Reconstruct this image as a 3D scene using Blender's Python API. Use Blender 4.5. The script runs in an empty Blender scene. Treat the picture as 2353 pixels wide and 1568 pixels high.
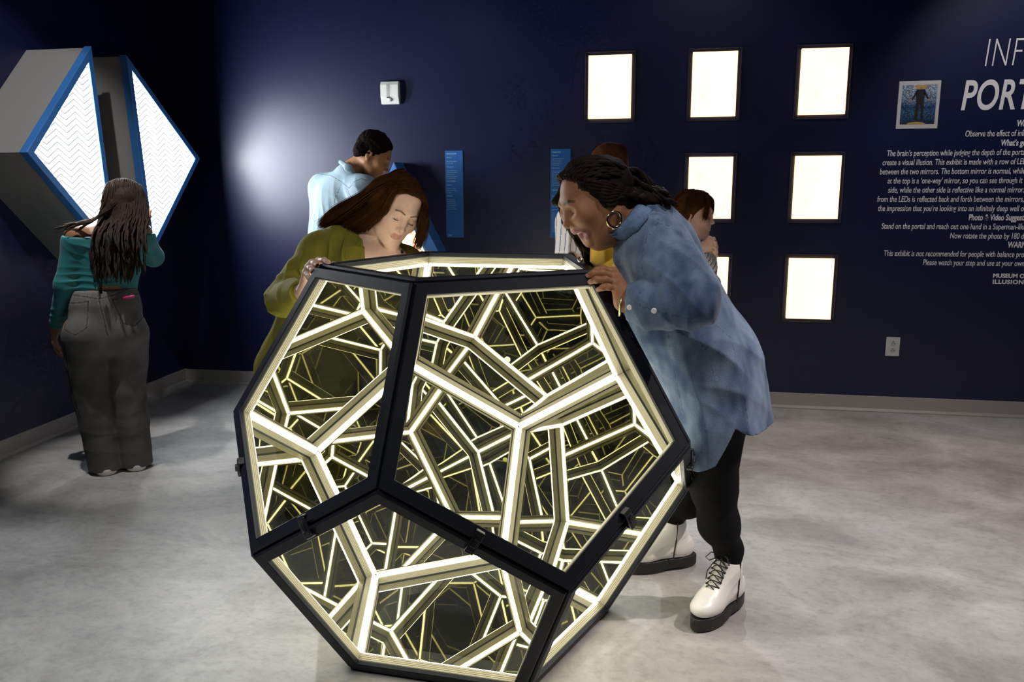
import bpy, bmesh, math, random
import numpy as np
from mathutils import Vector, Matrix
random.seed(7); rng = np.random.default_rng(7)
C = bpy.context.scene.collection
SC = bpy.context.scene

# ------------------------------------------------------------------ camera
FPX, YAW, PITCH, ROLL, CAM_H = 1880.1, 0.18412, 0.19294, -0.00506, 1.40
D, L = 5.165, 3.335                       # distance to the back wall / to the left wall
def _cam_axes():
    cy, sy, cp, sp = math.cos(YAW), math.sin(YAW), math.cos(PITCH), math.sin(PITCH)
    fwd = Vector((-sy*cp, cy*cp, -sp)); right = Vector((cy, sy, 0)); up = right.cross(fwd)
    cr, sr = math.cos(ROLL), math.sin(ROLL)
    return right*cr + up*sr, up*cr - right*sr, fwd
R_, U_, F_ = _cam_axes()
def at(u, v, Y=None, z=None, x=None):
    """point of the room seen at photo pixel (u, v), at depth Y (or height z, or x)"""
    d = R_*((u-1176.5)/FPX) - U_*((v-784)/FPX) + F_
    if Y is not None: t = Y/d.y
    elif z is not None: t = (z-CAM_H)/d.z
    else: t = x/d.x
    return Vector((0, 0, CAM_H)) + d*t
cam = bpy.data.cameras.new('camera'); camo = bpy.data.objects.new('camera', cam); C.objects.link(camo)
cam.sensor_width = 36; cam.lens = FPX/2353*36; cam.clip_start = .05
camo.matrix_world = Matrix(((R_.x, U_.x, -F_.x, 0), (R_.y, U_.y, -F_.y, 0), (R_.z, U_.z, -F_.z, CAM_H), (0, 0, 0, 1)))
SC.camera = camo
SC.view_settings.view_transform = 'Standard'; SC.view_settings.look = 'None'
SC.view_settings.gamma = 1; SC.view_settings.use_curve_mapping = False
SC.view_settings.exposure = 0.0
cy_ = SC.cycles
cy_.max_bounces = 14; cy_.glossy_bounces = 12; cy_.diffuse_bounces = 2; cy_.transmission_bounces = 8
cy_.transparent_max_bounces = 12; cy_.caustics_reflective = True; cy_.caustics_refractive = False
cy_.min_light_bounces = 9; cy_.min_transparent_bounces = 8; cy_.use_adaptive_sampling = True; cy_.adaptive_threshold = .04; cy_.adaptive_min_samples = 14
cy_.use_denoising = True; cy_.sample_clamp_indirect = 8

# ------------------------------------------------------------------ world and lamps
w = bpy.data.worlds.new('world'); SC.world = w; w.use_nodes = True
w.node_tree.nodes['Background'].inputs[0].default_value = (.30, .34, .45, 1)
w.node_tree.nodes['Background'].inputs[1].default_value = 0.10
def spot(loc, aim, power, col, size, blend=.6, rad=.03):
    l = bpy.data.lights.new('ceiling_spot', 'SPOT'); l.energy = power; l.color = col
    l.spot_size = math.radians(size); l.spot_blend = blend; l.shadow_soft_size = rad
    o = bpy.data.objects.new('ceiling_spot', l); C.objects.link(o); o.location = loc
    o.rotation_euler = (Vector(aim)-Vector(loc)).to_track_quat('-Z', 'Y').to_euler()
    return o
CEIL = 3.35
spot_spots = [
    ((-2.62, 3.00, 3.2), (-2.60, 3.46, 1.0), 190, (1.0, .97, .93), 27),      # over the woman in teal
    ((-1.75, 1.25, 3.2), (-1.85, 1.35, 0), 270, (.97, .98, 1.0), 64),         # left floor
    ((2.1, 2.3, 3.2), (1.6, 2.6, 0), 350, (1.0, .88, .82), 82),            # right floor
    ((.9, 1.5, 3.2), (.50, 2.4, .4), 85, (1.0, .95, .92), 60),              # denim shirt
    ((.2, 4.2, 3.2), (.35, 2.5, 0.0), 120, (.85, .93, 1.0), 50),           # from behind
    ((-1.3, 3.8, 3.25), (-1.4, 5.1, 1.25), 14, (.93, .96, 1.0), 60),          # back wall wash, left
    ((.3, 3.9, 3.25), (.1, 5.1, 1.2), 13, (1.0, .95, .97), 75),            # back wall wash, middle
    ((1.9, 3.9, 3.25), (2.0, 5.12, 1.40), 62, (1.0, .96, .98), 62),           # lettering wash
]
spot_spots.append(((-2.2, 2.3, 3.2), (-3.15, 3.60, 1.90), 140, (1, .98, .95), 30))       # on the diamond box
spot_spots.append(((-.5, .3, 3.2), (-.75, 2.6, 1.1), 95, (1.0, .96, .92), 46))      # added fill lamp, brightens the front of the sculpture
for s in spot_spots: spot(s[0], s[1], s[2], s[3], s[4])

# ------------------------------------------------------------------ materials
MATS = {}
def nodes(name):
    m = bpy.data.materials.new(name); m.use_nodes = True; nt = m.node_tree; nt.nodes.clear()
    out = nt.nodes.new('ShaderNodeOutputMaterial'); MATS[name] = m
    return m, nt, out
def N(nt, t, **k):
    n = nt.nodes.new(t)
    for a, b in k.items():
        if a.startswith('i_'): n.inputs[a[2:].replace('_', ' ')].default_value = b
        else: setattr(n, a, b)
    return n
def pmat(name, col, rough=.6, metal=0, noise=0, nscale=20, bump=0, bscale=200, spec=.5, emit=None, estr=0, attr=None, stretch=None, sheen=0, sss=0, coat=0):
    if name in MATS: return MATS[name]
    m, nt, out = nodes(name); p = N(nt, 'ShaderNodeBsdfPrincipled')
    p.inputs['Base Color'].default_value = (*col, 1); p.inputs['Roughness'].default_value = rough
    p.inputs['Metallic'].default_value = metal; p.inputs['Specular IOR Level'].default_value = spec
    if sheen: p.inputs['Sheen Weight'].default_value = sheen
    if coat: p.inputs['Coat Weight'].default_value = coat; p.inputs['Coat Roughness'].default_value = .25
    if sss:
        p.inputs['Subsurface Weight'].default_value = sss; p.inputs['Subsurface Radius'].default_value = (.012, .004, .002); p.inputs['Subsurface Scale'].default_value = 1
    tc = N(nt, 'ShaderNodeTexCoord'); src = tc.outputs['Object']
    if stretch:
        mp = N(nt, 'ShaderNodeMapping'); mp.inputs['Scale'].default_value = stretch
        nt.links.new(src, mp.inputs[0]); src = mp.outputs[0]
    colsock = None
    if attr:
        a = N(nt, 'ShaderNodeAttribute', attribute_name=attr); colsock = a.outputs['Color']
    if noise:
        n = N(nt, 'ShaderNodeTexNoise'); n.inputs['Scale'].default_value = nscale; n.inputs['Detail'].default_value = 6
        nt.links.new(src, n.inputs[0])
        mr = N(nt, 'ShaderNodeMapRange'); mr.inputs[1].default_value = .3; mr.inputs[2].default_value = .7
        mr.inputs[3].default_value = 1-noise; mr.inputs[4].default_value = 1+noise
        nt.links.new(n.outputs[0], mr.inputs[0])
        mx = N(nt, 'ShaderNodeVectorMath', operation='SCALE')
        if colsock: nt.links.new(colsock, mx.inputs[0])
        else: mx.inputs[0].default_value = col
        nt.links.new(mr.outputs[0], mx.inputs['Scale']); colsock = mx.outputs[0]
    if colsock: nt.links.new(colsock, p.inputs['Base Color'])
    if bump:
        n2 = N(nt, 'ShaderNodeTexNoise'); n2.inputs['Scale'].default_value = bscale; n2.inputs['Detail'].default_value = 4
        nt.links.new(src, n2.inputs[0])
        b = N(nt, 'ShaderNodeBump'); b.inputs['Strength'].default_value = bump; b.inputs['Distance'].default_value = .004
        nt.links.new(n2.outputs[0], b.inputs['Height']); nt.links.new(b.outputs[0], p.inputs['Normal'])
    if emit:
        p.inputs['Emission Color'].default_value = (*emit, 1); p.inputs['Emission Strength'].default_value = estr
    nt.links.new(p.outputs[0], out.inputs[0])
    return m
def emat(name, col, s):
    if name in MATS: return MATS[name]
    m, nt, out = nodes(name); e = N(nt, 'ShaderNodeEmission'); e.inputs[0].default_value = (*col, 1); e.inputs[1].default_value = s
    nt.links.new(e.outputs[0], out.inputs[0]); return m

# ------------------------------------------------------------------ mesh helpers
class MB:
    def __init__(s): s.v = []; s.f = []
    def add(s, vs, fs):
        b = len(s.v); s.v += [tuple(p) for p in vs]; s.f += [tuple(i+b for i in f) for f in fs]; return s
    def box(s, c, d, M=None):
        x, y, z = d[0]/2, d[1]/2, d[2]/2
        vs = [Vector((i*x, j*y, k*z)) for i in (-1, 1) for j in (-1, 1) for k in (-1, 1)]
        if M is not None: vs = [M @ v for v in vs]
        vs = [v+Vector(c) for v in vs]
        return s.add(vs, [(0, 1, 3, 2), (4, 6, 7, 5), (0, 4, 5, 1), (2, 3, 7, 6), (0, 2, 6, 4), (1, 5, 7, 3)])
    def prism(s, poly, off):
        n = len(poly); off = Vector(off); p = [Vector(a) for a in poly]
        return s.add(p+[a+off for a in p], [tuple(range(n))[::-1], tuple(range(n, 2*n))] + [(i, (i+1) % n, n+(i+1) % n, n+i) for i in range(n)])
    def loft(s, rings, caps=True):
        n = len(rings[0]); b = []
        for r in rings: b += [Vector(a) for a in r]
        fs = []
        for k in range(len(rings)-1):
            for i in range(n): fs.append((k*n+i, k*n+(i+1) % n, (k+1)*n+(i+1) % n, (k+1)*n+i))
        if caps: fs += [tuple(range(n))[::-1], tuple(range((len(rings)-1)*n, len(rings)*n))]
        return s.add(b, fs)
    def tube(s, pts, rad, seg=6, caps=True):
        pts = [Vector(p) for p in pts]; n = len(pts)
        if not hasattr(rad, '__len__'): rad = [rad]*n
        rings = []; prev = None
        for i, p in enumerate(pts):
            t = (pts[min(i+1, n-1)]-pts[max(i-1, 0)]).normalized()
            if prev is None:
                a = Vector((0, 0, 1)) if abs(t.z) < .9 else Vector((1, 0, 0)); u = t.cross(a).normalized()
            else: u = (prev-t*prev.dot(t)).normalized()
            prev = u; vv = t.cross(u)
            rings.append([p+(u*math.cos(2*math.pi*k/seg)+vv*math.sin(2*math.pi*k/seg))*rad[i] for k in range(seg)])
        return s.loft(rings, caps)
    def torus(s, c, u, v, R, r, n=40, m=12, rfun=None):
        c, u, v = Vector(c), Vector(u).normalized(), Vector(v).normalized(); w_ = u.cross(v)
        vs = []; fs = []
        for i in range(n):
            a = 2*math.pi*i/n; d = u*math.cos(a)+v*math.sin(a); rr = rfun(a) if rfun else r
            for j in range(m):
                b = 2*math.pi*j/m; vs.append(c+d*(R+rr*math.cos(b))+w_*rr*math.sin(b))
        for i in range(n):
            for j in range(m): fs.append((i*m+j, ((i+1) % n)*m+j, ((i+1) % n)*m+(j+1) % m, i*m+(j+1) % m))
        return s.add(vs, fs)
    def disc(s, c, n, r, h, seg=20):
        n = Vector(n).normalized(); c = Vector(c); a = n.orthogonal().normalized(); b = n.cross(a)
        ring = [a*math.cos(2*math.pi*k/seg)+b*math.sin(2*math.pi*k/seg) for k in range(seg)]
        return s.loft([[c+q*r for q in ring], [c+q*r+n*h*.6 for q in ring], [c+q*r*.8+n*h for q in ring]])
    def ball(s, c, r, n=10, m=8, sc=(1, 1, 1)):
        c = Vector(c); rings = []
        for i in range(1, m):
            t = math.pi*i/m
            rings.append([c+Vector((math.sin(t)*math.cos(2*math.pi*k/n)*sc[0], math.sin(t)*math.sin(2*math.pi*k/n)*sc[1], -math.cos(t)*sc[2]))*r for k in range(n)])
        return s.loft(rings)
    def build(s, name, mat, parent=None, smooth=False, bevel=0, recalc=True):
        me = bpy.data.meshes.new(name); me.from_pydata(s.v, [], s.f); me.update()
        if recalc: bm = bmesh.new(); bm.from_mesh(me); bmesh.ops.recalc_face_normals(bm, faces=bm.faces); bm.to_mesh(me); bm.free()
        o = bpy.data.objects.new(name, me); C.objects.link(o)
        if mat: me.materials.append(mat)
        if smooth: me.shade_smooth()
        if bevel:
            b = o.modifiers.new('bevel', 'BEVEL'); b.width = bevel; b.segments = 2; b.limit_method = 'ANGLE'
        if parent:
            o.parent = parent; o.matrix_parent_inverse = Matrix.Translation(-parent.location)
        return o
def tag(o, label, cat, group=None):
    o['label'] = label; o['category'] = cat
    if group: o['group'] = group
    return o
def thing(name, label, cat, loc=(0, 0, 0), group=None):
    o = bpy.data.objects.new(name, None); C.objects.link(o); o.location = loc; o.empty_display_size = .05
    return tag(o, label, cat, group)
def struct(o): o['kind'] = 'structure'; return o

# ------------------------------------------------------------------ room
def wall_mat():
    m, nt, out = nodes('navy_paint'); p = N(nt, 'ShaderNodeBsdfPrincipled'); tc = N(nt, 'ShaderNodeTexCoord')
    n = N(nt, 'ShaderNodeTexNoise'); n.inputs['Scale'].default_value = 260; n.inputs['Detail'].default_value = 3
    nt.links.new(tc.outputs['Object'], n.inputs[0])
    b = N(nt, 'ShaderNodeBump'); b.inputs['Strength'].default_value = .12; b.inputs['Distance'].default_value = .001
    nt.links.new(n.outputs[0], b.inputs['Height']); nt.links.new(b.outputs[0], p.inputs['Normal'])
    p.inputs['Base Color'].default_value = (.0055, .009, .045, 1); p.inputs['Roughness'].default_value = .37; p.inputs['Specular IOR Level'].default_value = .5
    nt.links.new(p.outputs[0], out.inputs[0]); return m
navy = wall_mat()
def floor_mat():
    m, nt, out = nodes('grey_concrete'); p = N(nt, 'ShaderNodeBsdfPrincipled'); tc = N(nt, 'ShaderNodeTexCoord')
    mp = N(nt, 'ShaderNodeMapping'); mp.inputs['Scale'].default_value = (1, 1.35, 1); mp.inputs['Rotation'].default_value = (0, 0, .5)
    nt.links.new(tc.outputs['Object'], mp.inputs[0])
    n1 = N(nt, 'ShaderNodeTexNoise'); n1.inputs['Scale'].default_value = 2.2; n1.inputs['Detail'].default_value = 12; n1.inputs['Roughness'].default_value = .68; n1.inputs['Distortion'].default_value = .5
    nt.links.new(mp.outputs[0], n1.inputs[0])
    r = N(nt, 'ShaderNodeValToRGB'); r.color_ramp.elements[0].position = .32; r.color_ramp.elements[0].color = (.235, .23, .225, 1)
    r.color_ramp.elements[1].position = .66; r.color_ramp.elements[1].color = (.46, .455, .45, 1); nt.links.new(n1.outputs[0], r.inputs[0])
    n2 = N(nt, 'ShaderNodeTexNoise'); n2.inputs['Scale'].default_value = 26; n2.inputs['Detail'].default_value = 10; n2.inputs['Roughness'].default_value = .75; n2.inputs['Distortion'].default_value = .3
    nt.links.new(mp.outputs[0], n2.inputs[0])
    r2 = N(nt, 'ShaderNodeValToRGB'); r2.color_ramp.elements[0].position = .34; r2.color_ramp.elements[0].color = (.80, .80, .80, 1)
    r2.color_ramp.elements[1].position = .52; r2.color_ramp.elements[1].color = (1, 1, 1, 1); nt.links.new(n2.outputs[0], r2.inputs[0])
    mx = N(nt, 'ShaderNodeMix', data_type='RGBA', blend_type='MULTIPLY'); mx.inputs[0].default_value = 1
    nt.links.new(r.outputs[0], mx.inputs[6]); nt.links.new(r2.outputs[0], mx.inputs[7]); nt.links.new(mx.outputs[2], p.inputs['Base Color'])
    mr = N(nt, 'ShaderNodeMapRange'); mr.inputs[3].default_value = .38; mr.inputs[4].default_value = .6; nt.links.new(n1.outputs[0], mr.inputs[0]); nt.links.new(mr.outputs[0], p.inputs['Roughness'])
    p.inputs['Specular IOR Level'].default_value = .35
    b = N(nt, 'ShaderNodeBump'); b.inputs['Strength'].default_value = .15; b.inputs['Distance'].default_value = .003
    nt.links.new(n2.outputs[0], b.inputs['Height']); nt.links.new(b.outputs[0], p.inputs['Normal'])
    nt.links.new(p.outputs[0], out.inputs[0]); return m
XR, YN = 3.2, -1.6
struct(MB().box(((XR-L)/2, (D+YN)/2, -.05), (XR+L, D-YN, .1)).build('floor', floor_mat()))
struct(MB().box(((XR-L)/2, (D+YN)/2, CEIL+.05), (XR+L, D-YN, .1)).build('ceiling', pmat('black_ceiling', (.02, .02, .025), .8)))
struct(MB().box(((XR-L)/2, D+.06, CEIL/2), (XR+L+.24, .12, CEIL)).build('wall_back', navy))
struct(MB().box((-L-.06, (D+YN)/2, CEIL/2), (.12, D-YN, CEIL)).build('wall_left', navy))
struct(MB().box((XR+.06, (D+YN)/2, CEIL/2), (.12, D-YN, CEIL)).build('wall_right', navy))
struct(MB().box(((XR-L)/2, YN-.06, CEIL/2), (XR+L+.24, .12, CEIL)).build('wall_front', navy))
def baseboard(name, a, b, nrm):
    a, b, nrm = Vector(a), Vector(b), Vector(nrm)
    prof = [(0, 0), (.014, 0), (.014, .008), (.006, .022), (.005, .098), (0, .10)]
    m = MB().loft([[p+nrm*q[0]+Vector((0, 0, q[1])) for q in prof] for p in (a, b)])
    return struct(m.build(name, pmat('grey_vinyl_base', (.32, .30, .285), .45, spec=.5)))
baseboard('baseboard_back', (-L, D, 0), (XR, D, 0), (0, -1, 0))
baseboard('baseboard_left', (-L, YN, 0), (-L, D, 0), (1, 0, 0))
baseboard('baseboard_right', (XR, YN, 0), (XR, D, 0), (-1, 0, 0))
# ------------------------------------------------------------------ mirrored dodecahedron
DV = [Vector(p) for p in [[-0.6085, 1.9476, 1.1428], [-0.2025, 1.7876, 0.4365], [-0.3041, 2.72, 1.1428], [0.102, 2.56, 0.4365], [-1.2656, 2.2066, 0.7063], [-0.8595, 2.0465, -0.0], [-0.9612, 2.979, 0.7063], [-0.5551, 2.819, -0.0], [-1.0044, 2.2741, 1.1428], [-0.6251, 1.6784, 0.7063], [-0.1757, 2.2232, 1.1428], [-0.3474, 2.0151, -0.0], [-0.1325, 2.9282, 0.7063], [0.0753, 2.1243, 0.7063], [-0.8163, 2.7515, 1.1428], [-1.0312, 1.8384, 0.4365], [-1.2389, 2.6423, 0.4365], [-0.1592, 2.4925, -0.0], [-0.5385, 3.0882, 0.4365], [-0.9879, 2.5434, -0.0]]]
DV = [v+Vector((0, 0, .008)) for v in DV]
DC = sum(DV, Vector())/20
def dodeca_faces():
    e = min((DV[0]-v).length for v in DV[1:])
    adj = [[j for j in range(20) if j != i and (DV[i]-DV[j]).length < e*1.1] for i in range(20)]
    faces = set()
    for a in range(20):
        for b in adj[a]:
            for c in adj[b]:
                if c == a: continue
                for d in adj[c]:
                    if d == b: continue
                    for f in adj[d]:
                        if f != c and a in adj[f]: faces.add(frozenset((a, b, c, d, f)))
    out = []
    for f in faces:
        f = list(f); c = sum((DV[i] for i in f), Vector())/5; n = (c-DC).normalized(); u = (DV[f[0]]-c).normalized(); v = n.cross(u)
        f.sort(key=lambda i: math.atan2((DV[i]-c).dot(v), (DV[i]-c).dot(u))); out.append((f, c, n))
    edges = sorted({(min(i, j), max(i, j)) for i in range(20) for j in adj[i]})
    return sorted(out, key=lambda q: -q[1].z), edges
dfaces, dedges = dodeca_faces()
def mirror_mat():
    """glass with its mirror film on the inner side and a smoked outer side"""
    m, nt, out = nodes('two_way_mirror'); geo = N(nt, 'ShaderNodeNewGeometry')
    def side(R, T, gc, tc):
        g = N(nt, 'ShaderNodeBsdfGlossy'); g.inputs['Roughness'].default_value = 0; g.inputs['Color'].default_value = (*[R*q for q in gc], 1)
        t = N(nt, 'ShaderNodeBsdfTransparent'); t.inputs[0].default_value = (*[T*q for q in tc], 1)
        ad = N(nt, 'ShaderNodeAddShader'); nt.links.new(g.outputs[0], ad.inputs[0]); nt.links.new(t.outputs[0], ad.inputs[1]); return ad
    o_ = side(.035, .52, (1, 1, 1), (.97, 1, .97)); i_ = side(.46, .13, (.99, .975, .79), (.97, 1, .97))
    mx = N(nt, 'ShaderNodeMixShader'); nt.links.new(geo.outputs['Backfacing'], mx.inputs[0]); nt.links.new(o_.outputs[0], mx.inputs[1]); nt.links.new(i_.outputs[0], mx.inputs[2])
    nt.links.new(mx.outputs[0], out.inputs[0]); return m
mirror = mirror_mat()
steel = pmat('black_powder_coat', (.006, .008, .014), .5, bump=.1, bscale=900, spec=.25)
def rib_mat():
    m, nt, out = nodes('ribbed_aluminium'); p = N(nt, 'ShaderNodeBsdfPrincipled')
    p.inputs['Base Color'].default_value = (.42, .39, .29, 1); p.inputs['Metallic'].default_value = .15; p.inputs['Roughness'].default_value = .4
    nt.links.new(p.outputs[0], out.inputs[0]); return m
ribm = rib_mat()
led = emat('led_diffuser', (1.0, .94, .82), 66.0)
dode = thing('infinity_mirror_dodecahedron', 'large black-framed mirrored dodecahedron with glowing light strips that two women lean over', 'mirror sculpture', (DC.x, DC.y, 0))
FW, GAP, THK = .034, .0016, .012
for fi, (f, c, n) in enumerate(dfaces):
    P = [DV[i] for i in f]
    inr = (c-(P[0]+P[1])/2).length
    def scaled(dist, h): k = 1-dist/inr; return [c+(p-c)*k+n*h for p in P]
    # frame ring: section with a small inner lip
    ext = inr*0
    sect = [(GAP, -.004), (GAP*.2, .006), (.004, THK), (FW-.002, THK), (FW, THK-.002), (FW, 0), (FW-.002, -.004)]
    m = MB(); k = len(sect); vs = []
    for d_, h_ in sect: vs += scaled(d_, h_)
    fs = []
    for a in range(k):
        b = (a+1) % k
        for i in range(5): fs.append((a*5+i, a*5+(i+1) % 5, b*5+(i+1) % 5, b*5+i))
    m.add(vs, fs); m.build('pane_frame', steel, dode)
    vs = scaled(GAP+.002, -.0005)
    MB().add(vs, [(0, 1, 2, 3, 4)]).build('mirror_pane', mirror, dode, recalc=False)
# light channels: two ribbed sides standing square on the mirrors and a glowing face between them
for i, j in dedges:
    fs2 = [q for q in dfaces if i in q[0] and j in q[0]]
    A, B = DV[i], DV[j]; t = (B-A).normalized(); mid = (A+B)/2
    def dirn(q): a = q[1]-mid; return (a-t*a.dot(t)).normalized()
    a1, a2 = dirn(fs2[0]), dirn(fs2[1]); n1, n2 = -fs2[0][2], -fs2[1][2]; b = (a1+a2).normalized()
    s, rh = .031, .027; off = .0012
    def pt(base, p, inset): return base+p+(t*inset if base is A else -t*inset)
    # mitre: the further a line lies from the edge, the further its end is pulled in
    def line(p):
        d_ = p.dot(b); ins = .382*d_+.618*(p-b*d_).length+.0006
        return pt(A, p, ins), pt(B, p, ins)
    prof = [a1*s+n1*off, a1*s+n1*rh, a2*s+n2*rh, a2*s+n2*off]
    ribs = MB()
    for (a_, n_, sg) in ((a1, n1, 1), (a2, n2, -1)):
        nr = 5; pts = []
        for q in range(nr+1):
            h = off+(rh-off)*q/nr; pts.append(a_*s+n_*h)
            if q < nr:
                pts.append(a_*(s)+n_*(h+(rh-off)/nr*.78)); pts.append(a_*(s-.0022)+n_*(h+(rh-off)/nr*.84)); pts.append(a_*(s-.0022)+n_*(h+(rh-off)/nr*.96))
        L1 = [line(p) for p in pts]
        ribs.add([q[0] for q in L1]+[q[1] for q in L1], [(q, q+1, len(L1)+q+1, len(L1)+q) for q in range(len(L1)-1)])
    body = MB()
    pr = [line(p) for p in (a1*(s-.003)+n1*off, a1*(s-.003)+n1*(rh-.001), a2*(s-.003)+n2*(rh-.001), a2*(s-.003)+n2*off)]
    ribs.add([q[0] for q in pr]+[q[1] for q in pr], [(0, 1, 5, 4), (1, 2, 6, 5), (2, 3, 7, 6), (3, 0, 4, 7), (0, 1, 2, 3), (7, 6, 5, 4)])
    ch = ribs.build('light_channel', ribm, dode)
    w1, w2 = a1*s+n1*rh, a2*s+n2*rh; cdir = (w2-w1)
    e = [w1+cdir*.24, w1+cdir*.31+b*.0008, w1+cdir*.69+b*.0008, w1+cdir*.76]
    Le = [line(p) for p in e]
    st = MB().add([q[0] for q in Le]+[q[1] for q in Le], [(0, 1, 5, 4), (1, 2, 6, 5), (2, 3, 7, 6)])
    st.build('light_strip', led, ch)
# clamps over the frame joints
def clamp(i, j, tt, sz=(.024, .018, .03)):
    A, B = DV[i], DV[j]; p = A.lerp(B, tt); t = (B-A).normalized(); o = (p-DC); o = (o-t*o.dot(t)).normalized(); sd = t.cross(o)
    M = Matrix((t, sd, o)).transposed()
    k = MB(); k.box(p+o*.012, (sz[0], .050, .008), M)
    for s_ in (-1, 1):
        k.box(p+o*.006+sd*s_*.026, (sz[0], .008, .018), M)
    k.box(p+o*.017, (sz[0]*.55, .022, .010), M)
    k.build('frame_clamp', pmat('clamp_black', (.012, .012, .016), .35), dode, bevel=.003)
lab = {'A': 8, 'B': 0, 'C': 10, 'D': 13, 'E': 1, 'F': 9, 'G': 15, 'H': 4, 'S': 3, 'T': 17, 'J': 11, 'K': 5}
for a, b, tt in (('H', 'G', .42), ('G', 'F', .47), ('F', 'E', .5), ('E', 'D', .47)):
    clamp(lab[a], lab[b], tt)
clamp(lab['D'], lab['S'], .35)
# low plinth the sculpture turns on
base = MB(); bc = Vector((DC.x, DC.y, 0))
foot = [f for f in dfaces if f[1].z < .1][0]
vs0 = [Vector((bc.x+(DV[i].x-bc.x)*.62, bc.y+(DV[i].y-bc.y)*.62, 0)) for i in foot[0]]
base.prism(vs0, (0, 0, .0035)); base.build('foot_plate', steel, dode)

# ------------------------------------------------------------------ split diamond light portal on the left wall
PX = -2.951
blue = pmat('blue_trim', (.035, .16, .46), .45, noise=.06, nscale=8)
greybox = pmat('grey_laminate', (.24, .235, .23), .5)
def screen_mat():
    m, nt, out = nodes('chevron_light_panel'); e = N(nt, 'ShaderNodeEmission'); tc = N(nt, 'ShaderNodeTexCoord')
    sp = N(nt, 'ShaderNodeSeparateXYZ'); nt.links.new(tc.outputs['Object'], sp.inputs[0])
    # zig-zag: z + triangle(y)
    def M_(op, a, b=None, c=None):
        n = N(nt, 'ShaderNodeMath', operation=op)
        for k, q in enumerate((a, b, c)):
            if q is None: continue
            if isinstance(q, (int, float)): n.inputs[k].default_value = q
            else: nt.links.new(q, n.inputs[k])
        return n.outputs[0]
    tri = M_('PINGPONG', M_('MULTIPLY', sp.outputs['Y'], 1.0), .075)
    v = M_('ADD', sp.outputs['Z'], M_('MULTIPLY', tri, -.62))
    st = M_('FRACT', M_('MULTIPLY', v, 1/.031))
    g = M_('GREATER_THAN', st, .36)
    mr = N(nt, 'ShaderNodeMapRange'); mr.inputs[3].default_value = .010; mr.inputs[4].default_value = 1.0; nt.links.new(g, mr.inputs[0])
    e.inputs[0].default_value = (.93, .98, 1.0, 1)
    nt.links.new(M_('MULTIPLY', mr.outputs[0], PORTAL_E), e.inputs[1]); nt.links.new(e.outputs[0], out.inputs[0]); return m
PORTAL_E = 65.0
scr = screen_mat()
def portal(name, label, tri, loc):
    t = thing(name, label, 'light exhibit', loc, 'two halves of the diamond light exhibit')
    P = [Vector((PX, y, z)) for y, z in tri]; c = sum(P, Vector())/3
    def inset(d_):
        out = []
        for k in range(3):
            a, b, e_ = P[k-1], P[k], P[(k+1) % 3]
            u = (a-b).normalized(); v = (e_-b).normalized(); ang = u.angle(v); out.append(b+(u+v).normalized()*d_/math.sin(ang/2))
        return out
    Q = inset(.036); Q0 = inset(.004)
    back = Vector((-(L+PX)+.0, 0, 0))
    box = MB().prism([p+Vector((-.03, 0, 0)) for p in Q0], Vector((-(L+PX)+.03, 0, 0))); box.build('box_side', greybox, t)
    fr = MB(); d1 = Vector((-.045, 0, 0)); d2 = Vector((-.022, 0, 0))
    vs = P+Q+[p+d1 for p in P]+[q+d2 for q in Q]; fs = []
    for k in range(3):
        j = (k+1) % 3
        fs += [(k, j, 3+j, 3+k), (k, j, 6+j, 6+k), (3+k, 3+j, 9+j, 9+k), (6+k, 6+j, 9+j, 9+k)]
    fr.add(vs, fs).build('blue_frame', blue, t, bevel=.003)
    MB().add([q+Vector((-.012, 0, 0)) for q in Q], [(0, 1, 2)]).build('light_panel', scr, t)
    # row of small lamps along the two outer inner-edges of the frame
    lamps = MB()
    for k in range(3):
        a, b = Q[k], Q[(k+1) % 3]; n_ = int((b-a).length/.014)
        inw = (c-(a+b)/2).normalized()
        for q in range(1, n_): lamps.ball(a.lerp(b, q/n_)+Vector((-.007, 0, 0))+inw*.003, .0032, 6, 4)
    lamps.build('lamp_row', emat('lamp_row', (1, 1, 1), 14), t)
    return t
portal('light_portal', 'left half of the split blue-framed diamond light box on the dark wall', [(3.985, 2.10), (3.454, 1.545), (4.04, .975)], (-L, 3.8, 1.54))
portal('light_portal', 'right half of the split blue-framed diamond light box, nearer the corner', [(4.267, 2.098), (4.931, 1.552), (4.34, .981)], (-L, 4.5, 1.54))

# ------------------------------------------------------------------ lit hollow face panels
def face_relief(w_, h_, kind):
    """a shallow concave face pressed into a panel; local x,z in the panel, y depth (>0 towards the wall)"""
    nx, nz = 46, 66; V_ = []; fs = []
    oz = {'top': -.03, 'mid': -.005, 'low': -.035}[kind]
    for k in range(nz+1):
        for i in range(nx+1):
            x = (i/nx-.5)*w_; z = (k/nz-.5)*h_
            X, Z = x, z-oz
            d = 0
            q = 1-(X/.085)**2-((Z-.01)/.125)**2
            if q > 0: d = .045*math.sqrt(q)
            d += .018*math.exp(-(X/.013)**2-((Z+.012)/.03)**2)*(1 if q > 0 else 0)
            d += .006*math.exp(-(X/.028)**2-((Z+.062)/.008)**2)-.005*math.exp(-(X/.03)**2-((Z+.071)/.006)**2)
            for s_ in (-1, 1): d -= .008*math.exp(-((X-s_*.033)/.018)**2-((Z-.02)/.012)**2)
            d += .008*math.exp(-(X/.022)**2-((Z+.1)/.016)**2)
            for s_ in (-1, 1): d += .014*math.exp(-((X-s_*.092)/.008)**2-((Z-.005)/.028)**2)
            V_.append((x, -.004+d*.8, z))
    for k in range(nz):
        for i in range(nx):
            a = k*(nx+1)+i; fs.append((a, a+1, a+nx+2, a+nx+1))
    return V_, fs
panel_m = None
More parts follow.
